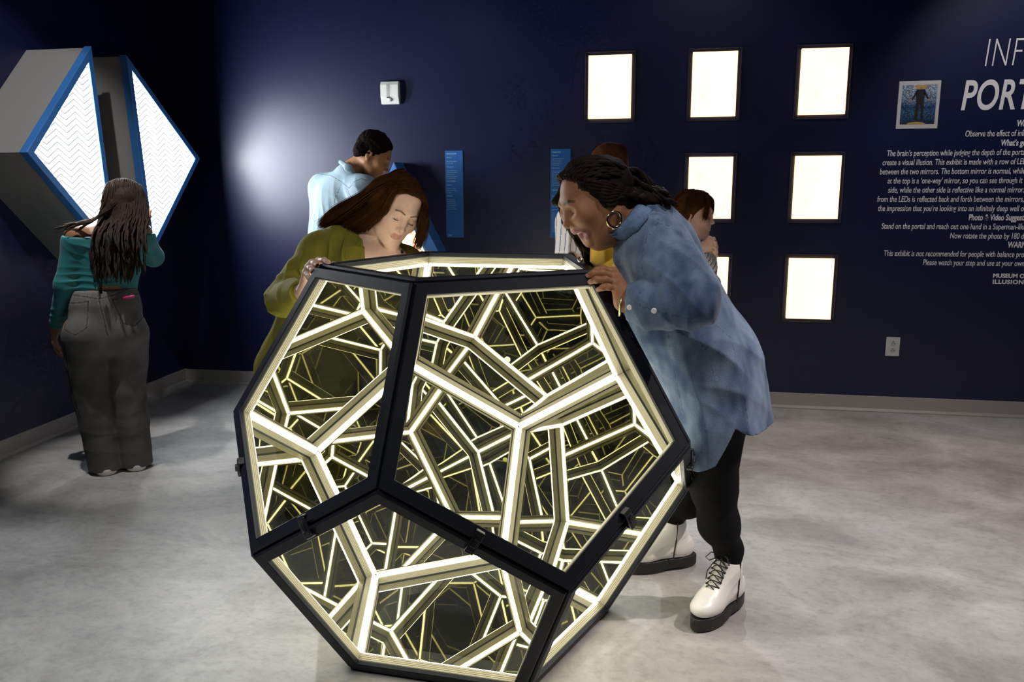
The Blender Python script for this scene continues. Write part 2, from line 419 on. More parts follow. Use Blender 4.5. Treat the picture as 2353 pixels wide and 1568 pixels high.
def relief_mat():
    m, nt, out = nodes('backlit_mask'); p = N(nt, 'ShaderNodeBsdfPrincipled')
    p.inputs['Base Color'].default_value = (.9, .86, .74, 1); p.inputs['Roughness'].default_value = .9
    p.inputs['Emission Color'].default_value = (1.0, .95, .84, 1); p.inputs['Emission Strength'].default_value = PANEL_E
    nt.links.new(p.outputs[0], out.inputs[0]); return m
PANEL_E = .96
rel_m = relief_mat()
framem = pmat('dark_panel_frame', (.018, .018, .03), .5)
rimm = emat('panel_rim_glow', (1.0, .60, .26), 3.2)
glowm = emat('panel_light', (1.0, .86, .66), 7.0)
PW, PH = .2558, .3652
names_ = {(0, 0): ('lit hollow-face panel in the top row, nearest the smoke sensor', 'top'), (1, 0): ('lit hollow-face panel in the middle of the top row', 'top'),
          (2, 0): ('lit hollow-face panel in the top row, nearest the lettering', 'top'), (1, 1): ('blank bright lit panel behind the child\'s head', 'mid'),
          (2, 1): ('blank bright lit panel in the middle of the right-hand column', 'mid'), (2, 2): ('lit panel at the bottom of the right-hand column', 'low'),
          (1, 2): ('lit panel mostly hidden behind the denim shirt, below the child', 'low')}
for (c_, r_), (lb, kind) in names_.items():
    cx, cz = -.3525+c_*.6111, 1.954-r_*.5997
    t = thing('lit_face_panel', lb, 'lit panel', (cx, D, cz), 'lit face panels on the navy wall')
    v, f = face_relief(PW-.012, PH-.012, kind)
    MB().add([(cx+p[0], D-.022+p[1]*.35, cz+p[2]) for p in v], f).build('face_mask', rel_m, t, smooth=True)
    m = MB(); e = .006
    for sx in (-1, 1): m.box((cx+sx*(PW/2-e/2), D-.015, cz), (e, .03, PH))
    for sz in (-1, 1): m.box((cx, D-.015, cz+sz*(PH/2-e/2)), (PW-2*e-.0005, .03, e))
    m.build('halo_rim', rimm, t)  # glowing rim added to throw a warm halo on the wall
    m = MB(); a = .022
    for sx in (-1, 1): m.box((cx+sx*(PW/2+a), D-.004, cz), (.004, .008, PH+2*a+.004))
    for sz in (-1, 1): m.box((cx, D-.004, cz+sz*(PH/2+a)), (PW+2*a-.004, .008, .004))
    m.build('panel_frame', framem, t)

# ------------------------------------------------------------------ signs, lettering, small wall fittings
def text(body, loc, h, mat, parent, align='LEFT', cond=.72, shear=0, bold=0, ext=.0006, name='text_line', sp=1.0):
    cu = bpy.data.curves.new(name, 'FONT'); cu.body = body; cu.size = h; cu.align_x = align; cu.shear = shear
    cu.offset = bold; cu.extrude = ext; cu.space_character = sp
    tmp = bpy.data.objects.new(name, cu); C.objects.link(tmp); dg = bpy.context.evaluated_depsgraph_get()
    me = bpy.data.meshes.new_from_object(tmp.evaluated_get(dg)); bpy.data.objects.remove(tmp); me.materials.clear(); me.materials.append(mat); me.name = name
    o = bpy.data.objects.new(name, me); C.objects.link(o)
    o.rotation_euler = (math.pi/2, 0, 0); o.scale = (cond, 1, 1); o.location = loc
    o.parent = parent; o.matrix_parent_inverse = Matrix.Translation(-parent.location)
    return o
whitep = pmat('white_vinyl', (.80, .78, .80), .6)
wt = thing('wall_lettering', 'white wall text headed INFINITY PORTAL, running off beside the photo', 'wall lettering', (1.9, D, 1.4))
def tl(px, py, s, h, **k):
    p = at(px, py, Y=D-.001); return text(s, (p.x, D-.001, p.z), h, whitep, wt, **k)
text('INFINITY', (at(2257, 154, Y=D).x, D-.001, at(2257, 154, Y=D).z), .222, pmat('white_vinyl_thin', (.80, .78, .80), .6), wt, cond=.56, shear=.12, bold=-.0045, name='heading', sp=1.08)
text('PORTAL', (at(2205, 252, Y=D).x, D-.001, at(2205, 252, Y=D).z), .225, whitep, wt, cond=.63, shear=.14, bold=.004, name='heading', sp=1.04)
LH = .0475
lines = [(2336, 290, 'What to do?', 1), (2217, 314, 'Observe the effect of infinity', 0), (2299, 335, "What\u2019s going on?", 1),
         (2037, 359, 'The brain\u2019s perception while judging the depth of the portal is', 0), (2027, 380, 'create a visual illusion. This exhibit is made with a row of LEDs', 0),
         (2021, 401, 'between the two mirrors. The bottom mirror is normal, while the', 0), (2039, 422, 'at the top is a \u2018one-way\u2019 mirror, so you can see through it from', 0),
         (2040, 443, 'side, while the other side is reflective like a normal mirror. The', 0), (2015, 464, 'from the LEDs is reflected back and forth between the mirrors, to', 0),
         (2017, 485, 'the impression that you\u2019re looking into an infinitely deep well or', 0), (2225, 506, 'Photo & Video Suggestion', 1),
         (2025, 526, 'Stand on the portal and reach out one hand in a Superman-like', 0), (2182, 548, 'Now rotate the photo by 180 degrees', 0),
         (2315, 569, 'WARNING', 1), (2030, 588, 'This exhibit is not recommended for people with balance problems', 0), (2120, 609, 'Please watch your step and use at your own risk', 0)]
for px, py, s, b in lines:
    tl(px, py, s, LH, cond=(.64 if not b else .66), bold=(.0011 if b else .0002), shear=.08, name='text_line')
tl(2281, 638, 'MUSEUM OF', .033, cond=1.02, bold=.0011, name='museum_name'); tl(2280, 652, 'ILLUSIONS', .033, cond=1.08, bold=.0011, name='museum_name', sp=1.12)

# framed photo of a person in black
ph = thing('wall_photo', 'white-bordered photo of a person in black floating in a mirrored well', 'photo', (1.395, D, 1.81))
x0, x1, z0, z1 = 1.285, 1.505, 1.684, 1.946
MB().box(((x0+x1)/2, D-.002, (z0+z1)/2), (x1-x0, .004, z1-z0)).build('photo_border', pmat('photo_white', (.55, .54, .55), .5), ph)
def well_mat():
    m, nt, out = nodes('well_print'); p = N(nt, 'ShaderNodeBsdfPrincipled'); tc = N(nt, 'ShaderNodeTexCoord')
    v = N(nt, 'ShaderNodeTexVoronoi'); v.inputs['Scale'].default_value = 130; nt.links.new(tc.outputs['Object'], v.inputs[0])
    sp = N(nt, 'ShaderNodeSeparateXYZ'); nt.links.new(tc.outputs['Object'], sp.inputs[0])
    mr = N(nt, 'ShaderNodeMapRange'); mr.inputs[1].default_value = z0; mr.inputs[2].default_value = z1; nt.links.new(sp.outputs['Z'], mr.inputs[0])
    r = N(nt, 'ShaderNodeValToRGB'); cr = r.color_ramp; cr.elements[0].position = .05; cr.elements[0].color = (.004, .01, .04, 1); cr.elements[1].position = .85; cr.elements[1].color = (.42, .5, .6, 1)
    e = cr.elements.new(.45); e.color = (.02, .07, .2, 1); e = cr.elements.new(.35); e.color = (.05, .12, .22, 1); e = cr.elements.new(.6); e.color = (.2, .28, .4, 1)
    nt.links.new(mr.outputs[0], r.inputs[0])
    mx = N(nt, 'ShaderNodeMix', data_type='RGBA', blend_type='MULTIPLY'); mx.inputs[0].default_value = .75
    r2 = N(nt, 'ShaderNodeValToRGB'); r2.color_ramp.elements[0].position = .2; r2.color_ramp.elements[0].color = (1.6, 1.6, 1.5, 1); r2.color_ramp.elements[1].position = .6; r2.color_ramp.elements[1].color = (.15, .2, .3, 1)
    nt.links.new(v.outputs['Distance'], r2.inputs[0]); nt.links.new(r.outputs[0], mx.inputs[6]); nt.links.new(r2.outputs[0], mx.inputs[7])
    nt.links.new(mx.outputs[2], p.inputs['Base Color']); p.inputs['Roughness'].default_value = .4; nt.links.new(p.outputs[0], out.inputs[0]); return m
pic = MB().box(((x0+x1)/2, D-.0045, (z0+z1)/2+.001), (x1-x0-.036, .001, z1-z0-.046)).build('photo_print', well_mat(), ph)
pcx = (x0+x1)/2+.006; pz = z0
fig = MB(); T_ = D-.0053
def flat(pts): fig.prism([(pcx+a, T_, pz+b) for a, b in pts], (0, -.0006, 0))
flat([(-.020, .215), (.020, .215), (.024, .19), (.020, .145), (.022, .10), (.024, .05), (.014, .047), (.008, .10), (.0, .135), (-.006, .10), (-.012, .047), (-.024, .047), (-.022, .10), (-.019, .145), (-.024, .19)])
flat([(-.020, .215), (-.019, .190), (-.040, .155), (-.046, .160)]); flat([(.020, .215), (.046, .165), (.040, .160), (.019, .190)])
fig.build('printed_figure', pmat('print_black', (.008, .008, .01), .5), pic)
for a, b, r, nm_ in ((-.047, .154, .006, 'printed_hand'), (.046, .158, .006, 'printed_hand'), (0, .223, .007, 'printed_face')): MB().disc((pcx+a, T_, pz+b), (0, -1, 0), r, .0008, 12).build(nm_, pmat('print_skin', (.42, .22, .13), .6), pic)
go = MB(); go.prism([(pcx+.034*math.cos(q), T_+.0004, pz+.238+.022*math.sin(q)) for q in np.linspace(math.pi, 2*math.pi, 12)], (0, -.0006, 0)); go.build('printed_lamp', pmat('print_gold', (.50, .30, .06), .5), pic); go = MB()
go.prism([(pcx-.012+.050*math.cos(q), T_+.0004, pz+.024+.013*math.sin(q)) for q in np.linspace(0, math.pi, 12)], (0, -.0006, 0))
go.build('printed_platform', pmat('print_gold', (.50, .30, .06), .5), pic)

# blue text strips
cyanp = pmat('pale_print', (.30, .50, .72), .6)
strip_blue = pmat('strip_blue', (.006, .11, .38), .5, noise=.05)
def strip(label, tlp, brp, heads, loc):
    a, b = at(*tlp, Y=D), at(*brp, Y=D); wd = b.x-a.x
    t = thing('blue_text_strip', label, 'wall text panel', ((a.x+b.x)/2, D, b.z), 'blue text strips on the navy wall')
    MB().box(((a.x+b.x)/2, D-.002, (a.z+b.z)/2), (wd, .004, a.z-b.z)).build('strip_board', strip_blue, t)
    H = a.z-b.z
    for fy, s, sz, bd in heads:
        text(s, (a.x+wd*.08, D-.0042, a.z-H*fy), sz, cyanp, t, cond=.62, bold=bd, name='text_line', ext=.0003)
    return t
strip('blue strip of printed text left of the gap between the two leaning women', (1022.5, 346.5), (1066.5, 546), [
    (.043, 'KINEMATICS SHAPES', .0115, .0003), (.083, 'What to do?', .0105, .0001), (.125, 'Rotate the dial, by turning the', .0090, 0), (.148, 'knobs left or right.', .0090, 0),
    (.19, 'What\u2019s going on?', .0105, .0001), (.232, 'If you turn the top and you see', .0090, 0), (.254, 'your image in the mirrors, The', .0090, 0), (.276, 'illusion is still there but', .0090, 0),
    (.298, 'the anamorphosis is connected', .0090, 0), (.320, 'and is changed differently.', .0090, 0), (.356, 'FLAT TO SHAPES', .0115, .0003), (.396, '\u00bfQu\u00e9 hacer?', .0105, .0001),
    (.438, 'Gira el disco, moviendo la', .0090, 0), (.460, 'perilla hacia un lado o el otro', .0090, 0), (.482, 'de la imagen.', .0090, 0), (.522, '\u00bfQu\u00e9 sucede?', .0105, .0001)]
    + [(.565+.0215*k, s, .0090, 0) for k, s in enumerate(['Mientras gira la imagen', 'aparece frente a los ojos', 'y la forma de las cosas se', 'vuelve a unir completamente.', 'El efecto es el mismo y', 'las im\u00e1genes no son reales.'])]
    + [(.975, '  MUSEUM OF', .008, .0001), (.986, '  ILLUSIONS', .008, .0001)], None)
strip('blue strip of printed text partly behind the face of the laughing woman', (1265.5, 342.5), (1309.5, 547), [
    (.043, 'HOLLOW FACES', .0115, .0003), (.08, 'What to do?', .0105, .0001)] + [(.113+.0175*k, s, .0085, 0) for k, s in enumerate(['Step further back from the faces &', 'look. Close one eye. Observe', 'how the hollow face follows', 'the person as it looks at you.', 'Face look out at you.'])]
    + [(.218, 'What\u2019s going on?', .0105, .0001)] + [(.25+.0175*k, 'When our brain sees a face it', .0085, 0) for k in range(10)]
    + [(.465, 'CARAS HUECAS', .0115, .0003), (.53, '\u00bfQu\u00e9 hacer?', .0105, .0001)] + [(.565+.0175*k, 'Observa los rostros', .0085, 0) for k in range(6)]
    + [(.685, '\u00bfQu\u00e9 sucede?', .0105, .0001)] + [(.72+.0175*k, 'Cuando el cerebro ve una', .0085, 0) for k in range(13)], None)

# smoke sensor / strobe
se = thing('wall_strobe', 'small white alarm strobe high on the navy wall above the man', 'alarm', (-1.735, D, 1.95))
a, b = at(878, 189, Y=D), at(921, 240, Y=D); cx, cz = (a.x+b.x)/2, (a.z+b.z)/2; wd, hg = b.x-a.x, a.z-b.z
whitepl = pmat('white_plastic', (.72, .74, .70), .4)
m = MB(); prof = [(0, hg/2), (.030, hg/2), (.042, hg*.35), (.044, -hg*.18), (.036, -hg*.30), (.028, -hg/2), (0, -hg/2)]
m.loft([[(cx+s_*wd/2, D-y, cz+z) for y, z in prof] for s_ in (-1, 1)]).build('strobe_body', whitepl, se, bevel=.004)
g = MB()
for k in range(16): g.box((cx-.008, D-.044, cz+hg*.40-k*.0052-.004), (.020, .003, .0022))
g.build('speaker_grille', pmat('grille_grey', (.28, .30, .28), .6), se)
MB().ball((cx+.0, D-.040, cz-hg*.30), .016, 14, 10, (1, .7, .8)).build('strobe_lens', pmat('clear_lens', (.75, .82, .85), .05, spec=1), se, smooth=True)
MB().box((cx-.008, D-.047, cz-hg*.21), (.016, .004, .006)).build('strobe_slot', pmat('dark_slot', (.02, .02, .025), .4), se)

# outlet
ou = thing('wall_outlet', 'white double electrical outlet low on the navy wall', 'outlet', (1.369, D, .41))
MB().box((1.369, D-.003, .4115), (.078, .006, .116)).build('cover_plate', pmat('outlet_white', (.60, .60, .58), .4), ou, bevel=.0025)
for dz in (.021, -.021):
    r = MB().disc((1.369, D-.0061, .4115+dz), (0, -1, 0), .017, .0025, 24).build('receptacle', pmat('outlet_face', (.52, .52, .50), .4), ou)
    q = MB(); q.box((1.363, D-.0090, .4115+dz-.002), (.003, .001, .008)); q.box((1.376, D-.0090, .4115+dz-.002), (.004, .001, .007)); q.disc((1.369, D-.0085, .4115+dz+.009), (0, -1, 0), .0028, .0006, 10)
    q.build('slots', pmat('dark_slot', (.02, .02, .025), .4), r)

# triangular blue exhibit with a lit picture, behind the woman in olive
tr = thing('triangular_exhibit', 'blue triangular exhibit with a glowing orange picture, behind the leaning woman in olive', 'exhibit', (-1.75, D, 0))
YB = D-.18
ap, br = at(905, 372, Y=YB), at(1012, 588, Y=YB)
hw = (br.x-ap.x)/(ap.z-br.z)*(ap.z-.62)
T3 = [Vector((ap.x, YB, ap.z)), Vector((ap.x+hw, YB, .62)), Vector((ap.x-hw, YB, .62))]
c3 = sum(T3, Vector())/3
MB().prism(T3, (0, .18, 0)).build('exhibit_body', blue, tr, bevel=.004)
def pic_mat():
    m, nt, out = nodes('glowing_picture'); e = N(nt, 'ShaderNodeEmission'); tc = N(nt, 'ShaderNodeTexCoord')
    n = N(nt, 'ShaderNodeTexNoise'); n.inputs['Scale'].default_value = 14; n.inputs['Detail'].default_value = 5; n.inputs['Distortion'].default_value = 1.5
    mp = N(nt, 'ShaderNodeMapping'); mp.inputs['Scale'].default_value = (1, 1, 1.8); nt.links.new(tc.outputs['Object'], mp.inputs[0]); nt.links.new(mp.outputs[0], n.inputs[0])
    r = N(nt, 'ShaderNodeValToRGB'); r.color_ramp.elements[0].position = .42; r.color_ramp.elements[0].color = (.9, .12, .01, 1); r.color_ramp.elements[1].position = .56; r.color_ramp.elements[1].color = (1, .85, .55, 1)
    nt.links.new(n.outputs[0], r.inputs[0]); nt.links.new(r.outputs[0], e.inputs[0]); e.inputs[1].default_value = 3.0; nt.links.new(e.outputs[0], out.inputs[0]); return m
ti = [c3+(p-c3)*.70+Vector((0, -.012, .0)) for p in T3]
MB().prism(ti, (0, .011, 0)).build('glowing_picture', pic_mat(), tr)
# ------------------------------------------------------------------ soft-body modeller: blended solids turned into one skin
def V3(*a): return np.array(a, np.float32)
def nv(a): a = np.asarray(a, float); return a/np.linalg.norm(a)
class Soft:
    def __init__(s): s.p = []
    def _add(s, kind, dat, c, r, k, op): s.p.append((kind, dat, np.array(c, np.float32), float(r), k, op)); return s
    def cap(s, a, b, ra, rb=None, k=.02, op='add', sq=None):
        rb = ra if rb is None else rb; a = np.array(a, np.float32); b = np.array(b, np.float32)
        if sq is not None: sq = (np.array(nv(sq[0]), np.float32), float(sq[1]))
        return s._add('cap', (a, b, ra, rb, sq), (a+b)/2, np.linalg.norm(b-a)/2+max(ra, rb), k, op)
    def chain(s, pts, rs, k=.02, op='add', sq=None):
        for i in range(len(pts)-1): s.cap(pts[i], pts[i+1], rs[i], rs[i+1], k, op, sq)
        return s
    def ell(s, c, r, R=None, k=.02, op='add'):
        R = np.eye(3) if R is None else np.asarray(R)
        return s._add('ell', (np.array(c, np.float32), np.array(r, np.float32), R.astype(np.float32)), c, max(r), k, op)
    def half(s, p, n, k=.005, near=None, rad=1e9, op='cut'):   # removes what lies on the n side of p (inside a ball if given)
        return s._add('half', (np.array(p, np.float32), np.array(nv(n), np.float32), rad), p, rad, k, op)
    def fn(s, f): return s._add('fn', f, (0, 0, 0), 1e9, 0, 'fn')
    def ev(s, P, idx=None):
        d = np.full(len(P), .3, np.float32)
        for q in (s.p if idx is None else [s.p[i] for i in idx]):
            kind, dat, c, r, k, op = q
            if kind == 'fn': d = dat(P, d); continue
            if kind == 'cap':
                a, b, ra, rb, sq = dat; Q = P
                if sq is not None:
                    u, sc = sq; Q = P+np.outer((P-a)@u*(1/sc-1), u)
                    ab = b-a; ab = ab+u*(ab@u)*(1/sc-1)
                else: ab = b-a; sc = 1
                L2 = float(ab@ab)+1e-12; W = Q-a; h = np.clip((W@ab)/L2, 0, 1)
                x = W-np.outer(h, ab); e = (np.sqrt((x*x).sum(1))-(ra+(rb-ra)*h))*min(sc, 1)
            elif kind == 'ell':
                cc, rr, R = dat; x = (P-cc)@R; k0 = np.sqrt(((x/rr)**2).sum(1)); k1 = np.sqrt(((x/(rr*rr))**2).sum(1))+1e-9
                e = k0*(k0-1)/k1; e = np.where(k0 < .05, -rr.min(), e).astype(np.float32)
            elif kind == 'half':
                pp, n, rad = dat; x = P-pp; e = -(x@n)       # >0 on the kept side
                if rad < 1e8: e = np.maximum(e, np.sqrt((x*x).sum(1))-rad)
            if op == 'add':
                h = np.maximum(k-np.abs(d-e), 0)/k; d = np.minimum(d, e)-h*h*k*.25
            else:
                e = -e; h = np.maximum(k-np.abs(d-e), 0)/k; d = np.maximum(d, e)+h*h*k*.25
        return d
    def mesh(s, name, mat, parent, cell=.004, colf=None, pad=.02, lo=None, hi=None):
        n = 8; bs = cell*n
        add = [q for q in s.p if q[5] == 'add']
        if lo is None:
            lo = np.min([q[2]-q[3] for q in add], 0)-pad; hi = np.max([q[2]+q[3] for q in add], 0)+pad
        lo = np.asarray(lo, float); hi = np.asarray(hi, float)
        nb = np.ceil((hi-lo)/bs).astype(int); sup = 6; keep = []
        R = bs*.87
        for bx in range(0, nb[0], sup):
            for by in range(0, nb[1], sup):
                for bz in range(0, nb[2], sup):
                    I = np.stack(np.meshgrid(range(bx, min(bx+sup, nb[0])), range(by, min(by+sup, nb[1])), range(bz, min(bz+sup, nb[2])), indexing='ij'), -1).reshape(-1, 3)
                    c = lo+(I+.5)*bs; cc = c.mean(0); rr = bs*sup*.87
                    idx = [i for i, q in enumerate(s.p) if q[3] > 1e8 or np.linalg.norm(q[2]-cc)-q[3] < rr+.05+q[4]]
                    if not any(s.p[i][5] == 'add' for i in idx): continue
                    d = s.ev(c.astype(np.float32), idx); m = np.abs(d) < R*1.6+.006
                    if m.any(): keep.append((I[m], idx))
        NX = (nb+2)*n; g = np.arange(n+1); G = np.stack(np.meshgrid(g, g, g, indexing='ij'), -1).reshape(-1, 3)
        ids_all = []; pos_all = []; quads = []
        def gid(ijk): return ((ijk[..., 0]+1)*(NX[1]+2)+(ijk[..., 1]+1))*(NX[2]+2)+(ijk[..., 2]+1)
        for I, idx in keep:
            B = I*n; ijk = B[:, None, :]+G[None]; P = (lo+ijk*cell).reshape(-1, 3).astype(np.float32)
            v = s.ev(P, idx).reshape(-1, n+1, n+1, n+1); v = np.where(v == 0, 1e-7, v)
            cs = [v[:, i:n+i, j:n+j, k:n+k] for i in (0, 1) for j in (0, 1) for k in (0, 1)]
            S = np.stack(cs, -1); neg = S < 0; mix = neg.any(-1) & ~neg.all(-1); w_ = np.argwhere(mix)
            if len(w_) == 0: continue
            Sv = S[mix]; acc = np.zeros((len(w_), 3)); cnt = np.zeros(len(w_))
            cr = np.array([(i, j, k) for i in (0, 1) for j in (0, 1) for k in (0, 1)], float)
            for a in range(8):
                for b in range(a+1, 8):
                    if np.abs(cr[a]-cr[b]).sum() != 1: continue
                    x = (Sv[:, a] < 0) != (Sv[:, b] < 0); t = np.where(x, Sv[:, a]/(Sv[:, a]-Sv[:, b]+1e-12), 0)
                    p = cr[a]+(cr[b]-cr[a])*t[:, None]; acc += p*x[:, None]; cnt += x
            ci = B[w_[:, 0]]+w_[:, 1:]; ids_all.append(gid(ci)); pos_all.append(lo+(ci+acc/cnt[:, None])*cell)
            for ax in range(3):
                o = [0, 0, 0]; o[ax] = 1
                s0 = v[:, :n, :n, :n] < 0; s1 = v[:, o[0]:n+o[0], o[1]:n+o[1], o[2]:n+o[2]] < 0
                e = np.argwhere(s0 != s1); ce = B[e[:, 0]]+e[:, 1:]; sg = s0[tuple(e.T)]
                u = [0, 0, 0]; u[(ax+1) % 3] = 1; t_ = [0, 0, 0]; t_[(ax+2) % 3] = 1; u = np.array(u); t_ = np.array(t_)
                q = np.stack([gid(ce), gid(ce-u), gid(ce-u-t_), gid(ce-t_)], 1); q[~sg] = q[~sg][:, ::-1]; quads.append(q)
        ids = np.concatenate(ids_all); pos = np.concatenate(pos_all); q = np.concatenate(quads)
        o = np.argsort(ids); ids = ids[o]; pos = pos[o]; k = np.searchsorted(ids, q); k = np.clip(k, 0, len(ids)-1)
        ok = (ids[k] == q).all(1); q = k[ok]
        me = bpy.data.meshes.new(name); me.vertices.add(len(pos)); me.vertices.foreach_set('co', pos.astype(np.float32).ravel())
        me.loops.add(len(q)*4); me.loops.foreach_set('vertex_index', q.astype(np.int32).ravel()); me.polygons.add(len(q))
        me.polygons.foreach_set('loop_start', np.arange(0, len(q)*4, 4, dtype=np.int32)); me.polygons.foreach_set('loop_total', np.full(len(q), 4, np.int32))
        me.update(calc_edges=True); me.validate(); me.shade_smooth()
        if colf is not None:
            ca = me.color_attributes.new('Col', 'FLOAT_COLOR', 'POINT'); c = np.ones((len(pos), 4), np.float32); c[:, :3] = colf(pos); ca.data.foreach_set('color', c.ravel())
        ob = bpy.data.objects.new(name, me); C.objects.link(ob); me.materials.append(mat)
        if parent: ob.parent = parent; ob.matrix_parent_inverse = Matrix.Translation(-parent.location)
        return ob
def surf(S, u, v, off=.003, Y0=1.6, Y1=4.9):
    """the place on a modelled solid that lies under photo pixel (u, v), lifted a little off it"""
    a, b = A(u, v, Y0), A(u, v, Y1); n = int((Y1-Y0)/.004); t = np.linspace(0, 1, n)[:, None]; P = (a+(b-a)*t).astype(np.float32); d_ = S.ev(P); k = np.argmax(d_ < 0)
    if not (d_ < 0).any(): k = int(np.argmin(d_))
    dr = nv(b-a); return P[k].astype(float)-dr*(off+max(0, d_[k] if d_[k] > 0 else 0))
def linecol(lines, w1=.0019, w2=.0042, dark=.62, light=1.1):
    lines = [np.array(l) for l in lines]
    def f(P, c_):
        for l in lines:
            for i in range(len(l)-1):
                ab = l[i+1]-l[i]; lo = np.minimum(l[i], l[i+1])-.01; hi = np.maximum(l[i], l[i+1])+.01; m = np.where(((P > lo) & (P < hi)).all(1))[0]
                if not len(m): continue
                X = P[m]-l[i]; h = np.clip(X@ab/(ab@ab+1e-12), 0, 1); d_ = np.linalg.norm(X-h[:, None]*ab, axis=1)
                c_[m[d_ < w1]] *= dark; c_[m[(d_ >= w1) & (d_ < w2)]] *= light
        return c_
    return f
def dense(S, pts, off=0.0, n=7):
    out = []
    for i in range(len(pts)-1):
        for k in range(n): t = k/n; out.append(surf(S, pts[i][0]*(1-t)+pts[i+1][0]*t, pts[i][1]*(1-t)+pts[i+1][1]*t, off))
    out.append(surf(S, *pts[-1], off)); return out
def snoise(seed, freq, n=5):
    r = np.random.default_rng(seed); K = r.normal(size=(n*3, 3)); K = K/np.linalg.norm(K, axis=1)[:, None]*freq*r.uniform(.6, 1.6, (n*3, 1)); ph = r.uniform(0, 6.28, n*3)
    K = K.astype(np.float32); ph = ph.astype(np.float32)
    def f(P): return np.sin(P.astype(np.float32)@K.T+ph).mean(1)*1.6
    return f
def keep_out(m):
    """trims a solid so that it never enters the mirrored sculpture"""
    N_ = np.array([q[2] for q in dfaces], np.float32); K_ = np.array([q[1].dot(q[2]) for q in dfaces], np.float32)
    def f(P, d): return np.maximum(d, m-(P@N_.T-K_).max(1))
    return f
def fold_fn(centers, amp, freq, seed, R):
    """soft creases that gather round the given places, running across the given direction"""
    cs = [(np.array(c, np.float32), np.array(nv(d), np.float32)) for c, d in centers]; nz = snoise(seed, freq*.35)
    def f(P, d):
        m = np.abs(d) < .05
        if not m.any(): return d
        Q = P[m]; w_ = nz(Q); out = np.zeros(len(Q), np.float32)
        for c, u in cs:
            x = Q-c; g = np.exp(-(x*x).sum(1)/(R*R)); t = (x@u)*freq+w_*2.2
            out += g*(1-np.abs(np.sin(t)))**1.6
        d = d.copy(); d[m] -= out*amp-amp*.25; return d
    return f
def wob(amp, freq, seed):
    nz = snoise(seed, freq)
    def f(P, d):
        m = np.abs(d) < .05; d = d.copy()
        if m.any(): d[m] += nz(P[m])*amp
        return d
    return f
def frame(fwd, up):
    f = nv(fwd); up = np.asarray(up, float); u = nv(up-f*(up@f)); r = np.cross(f, u); return np.stack([r, f, u], 1)  # columns: right, forward, up

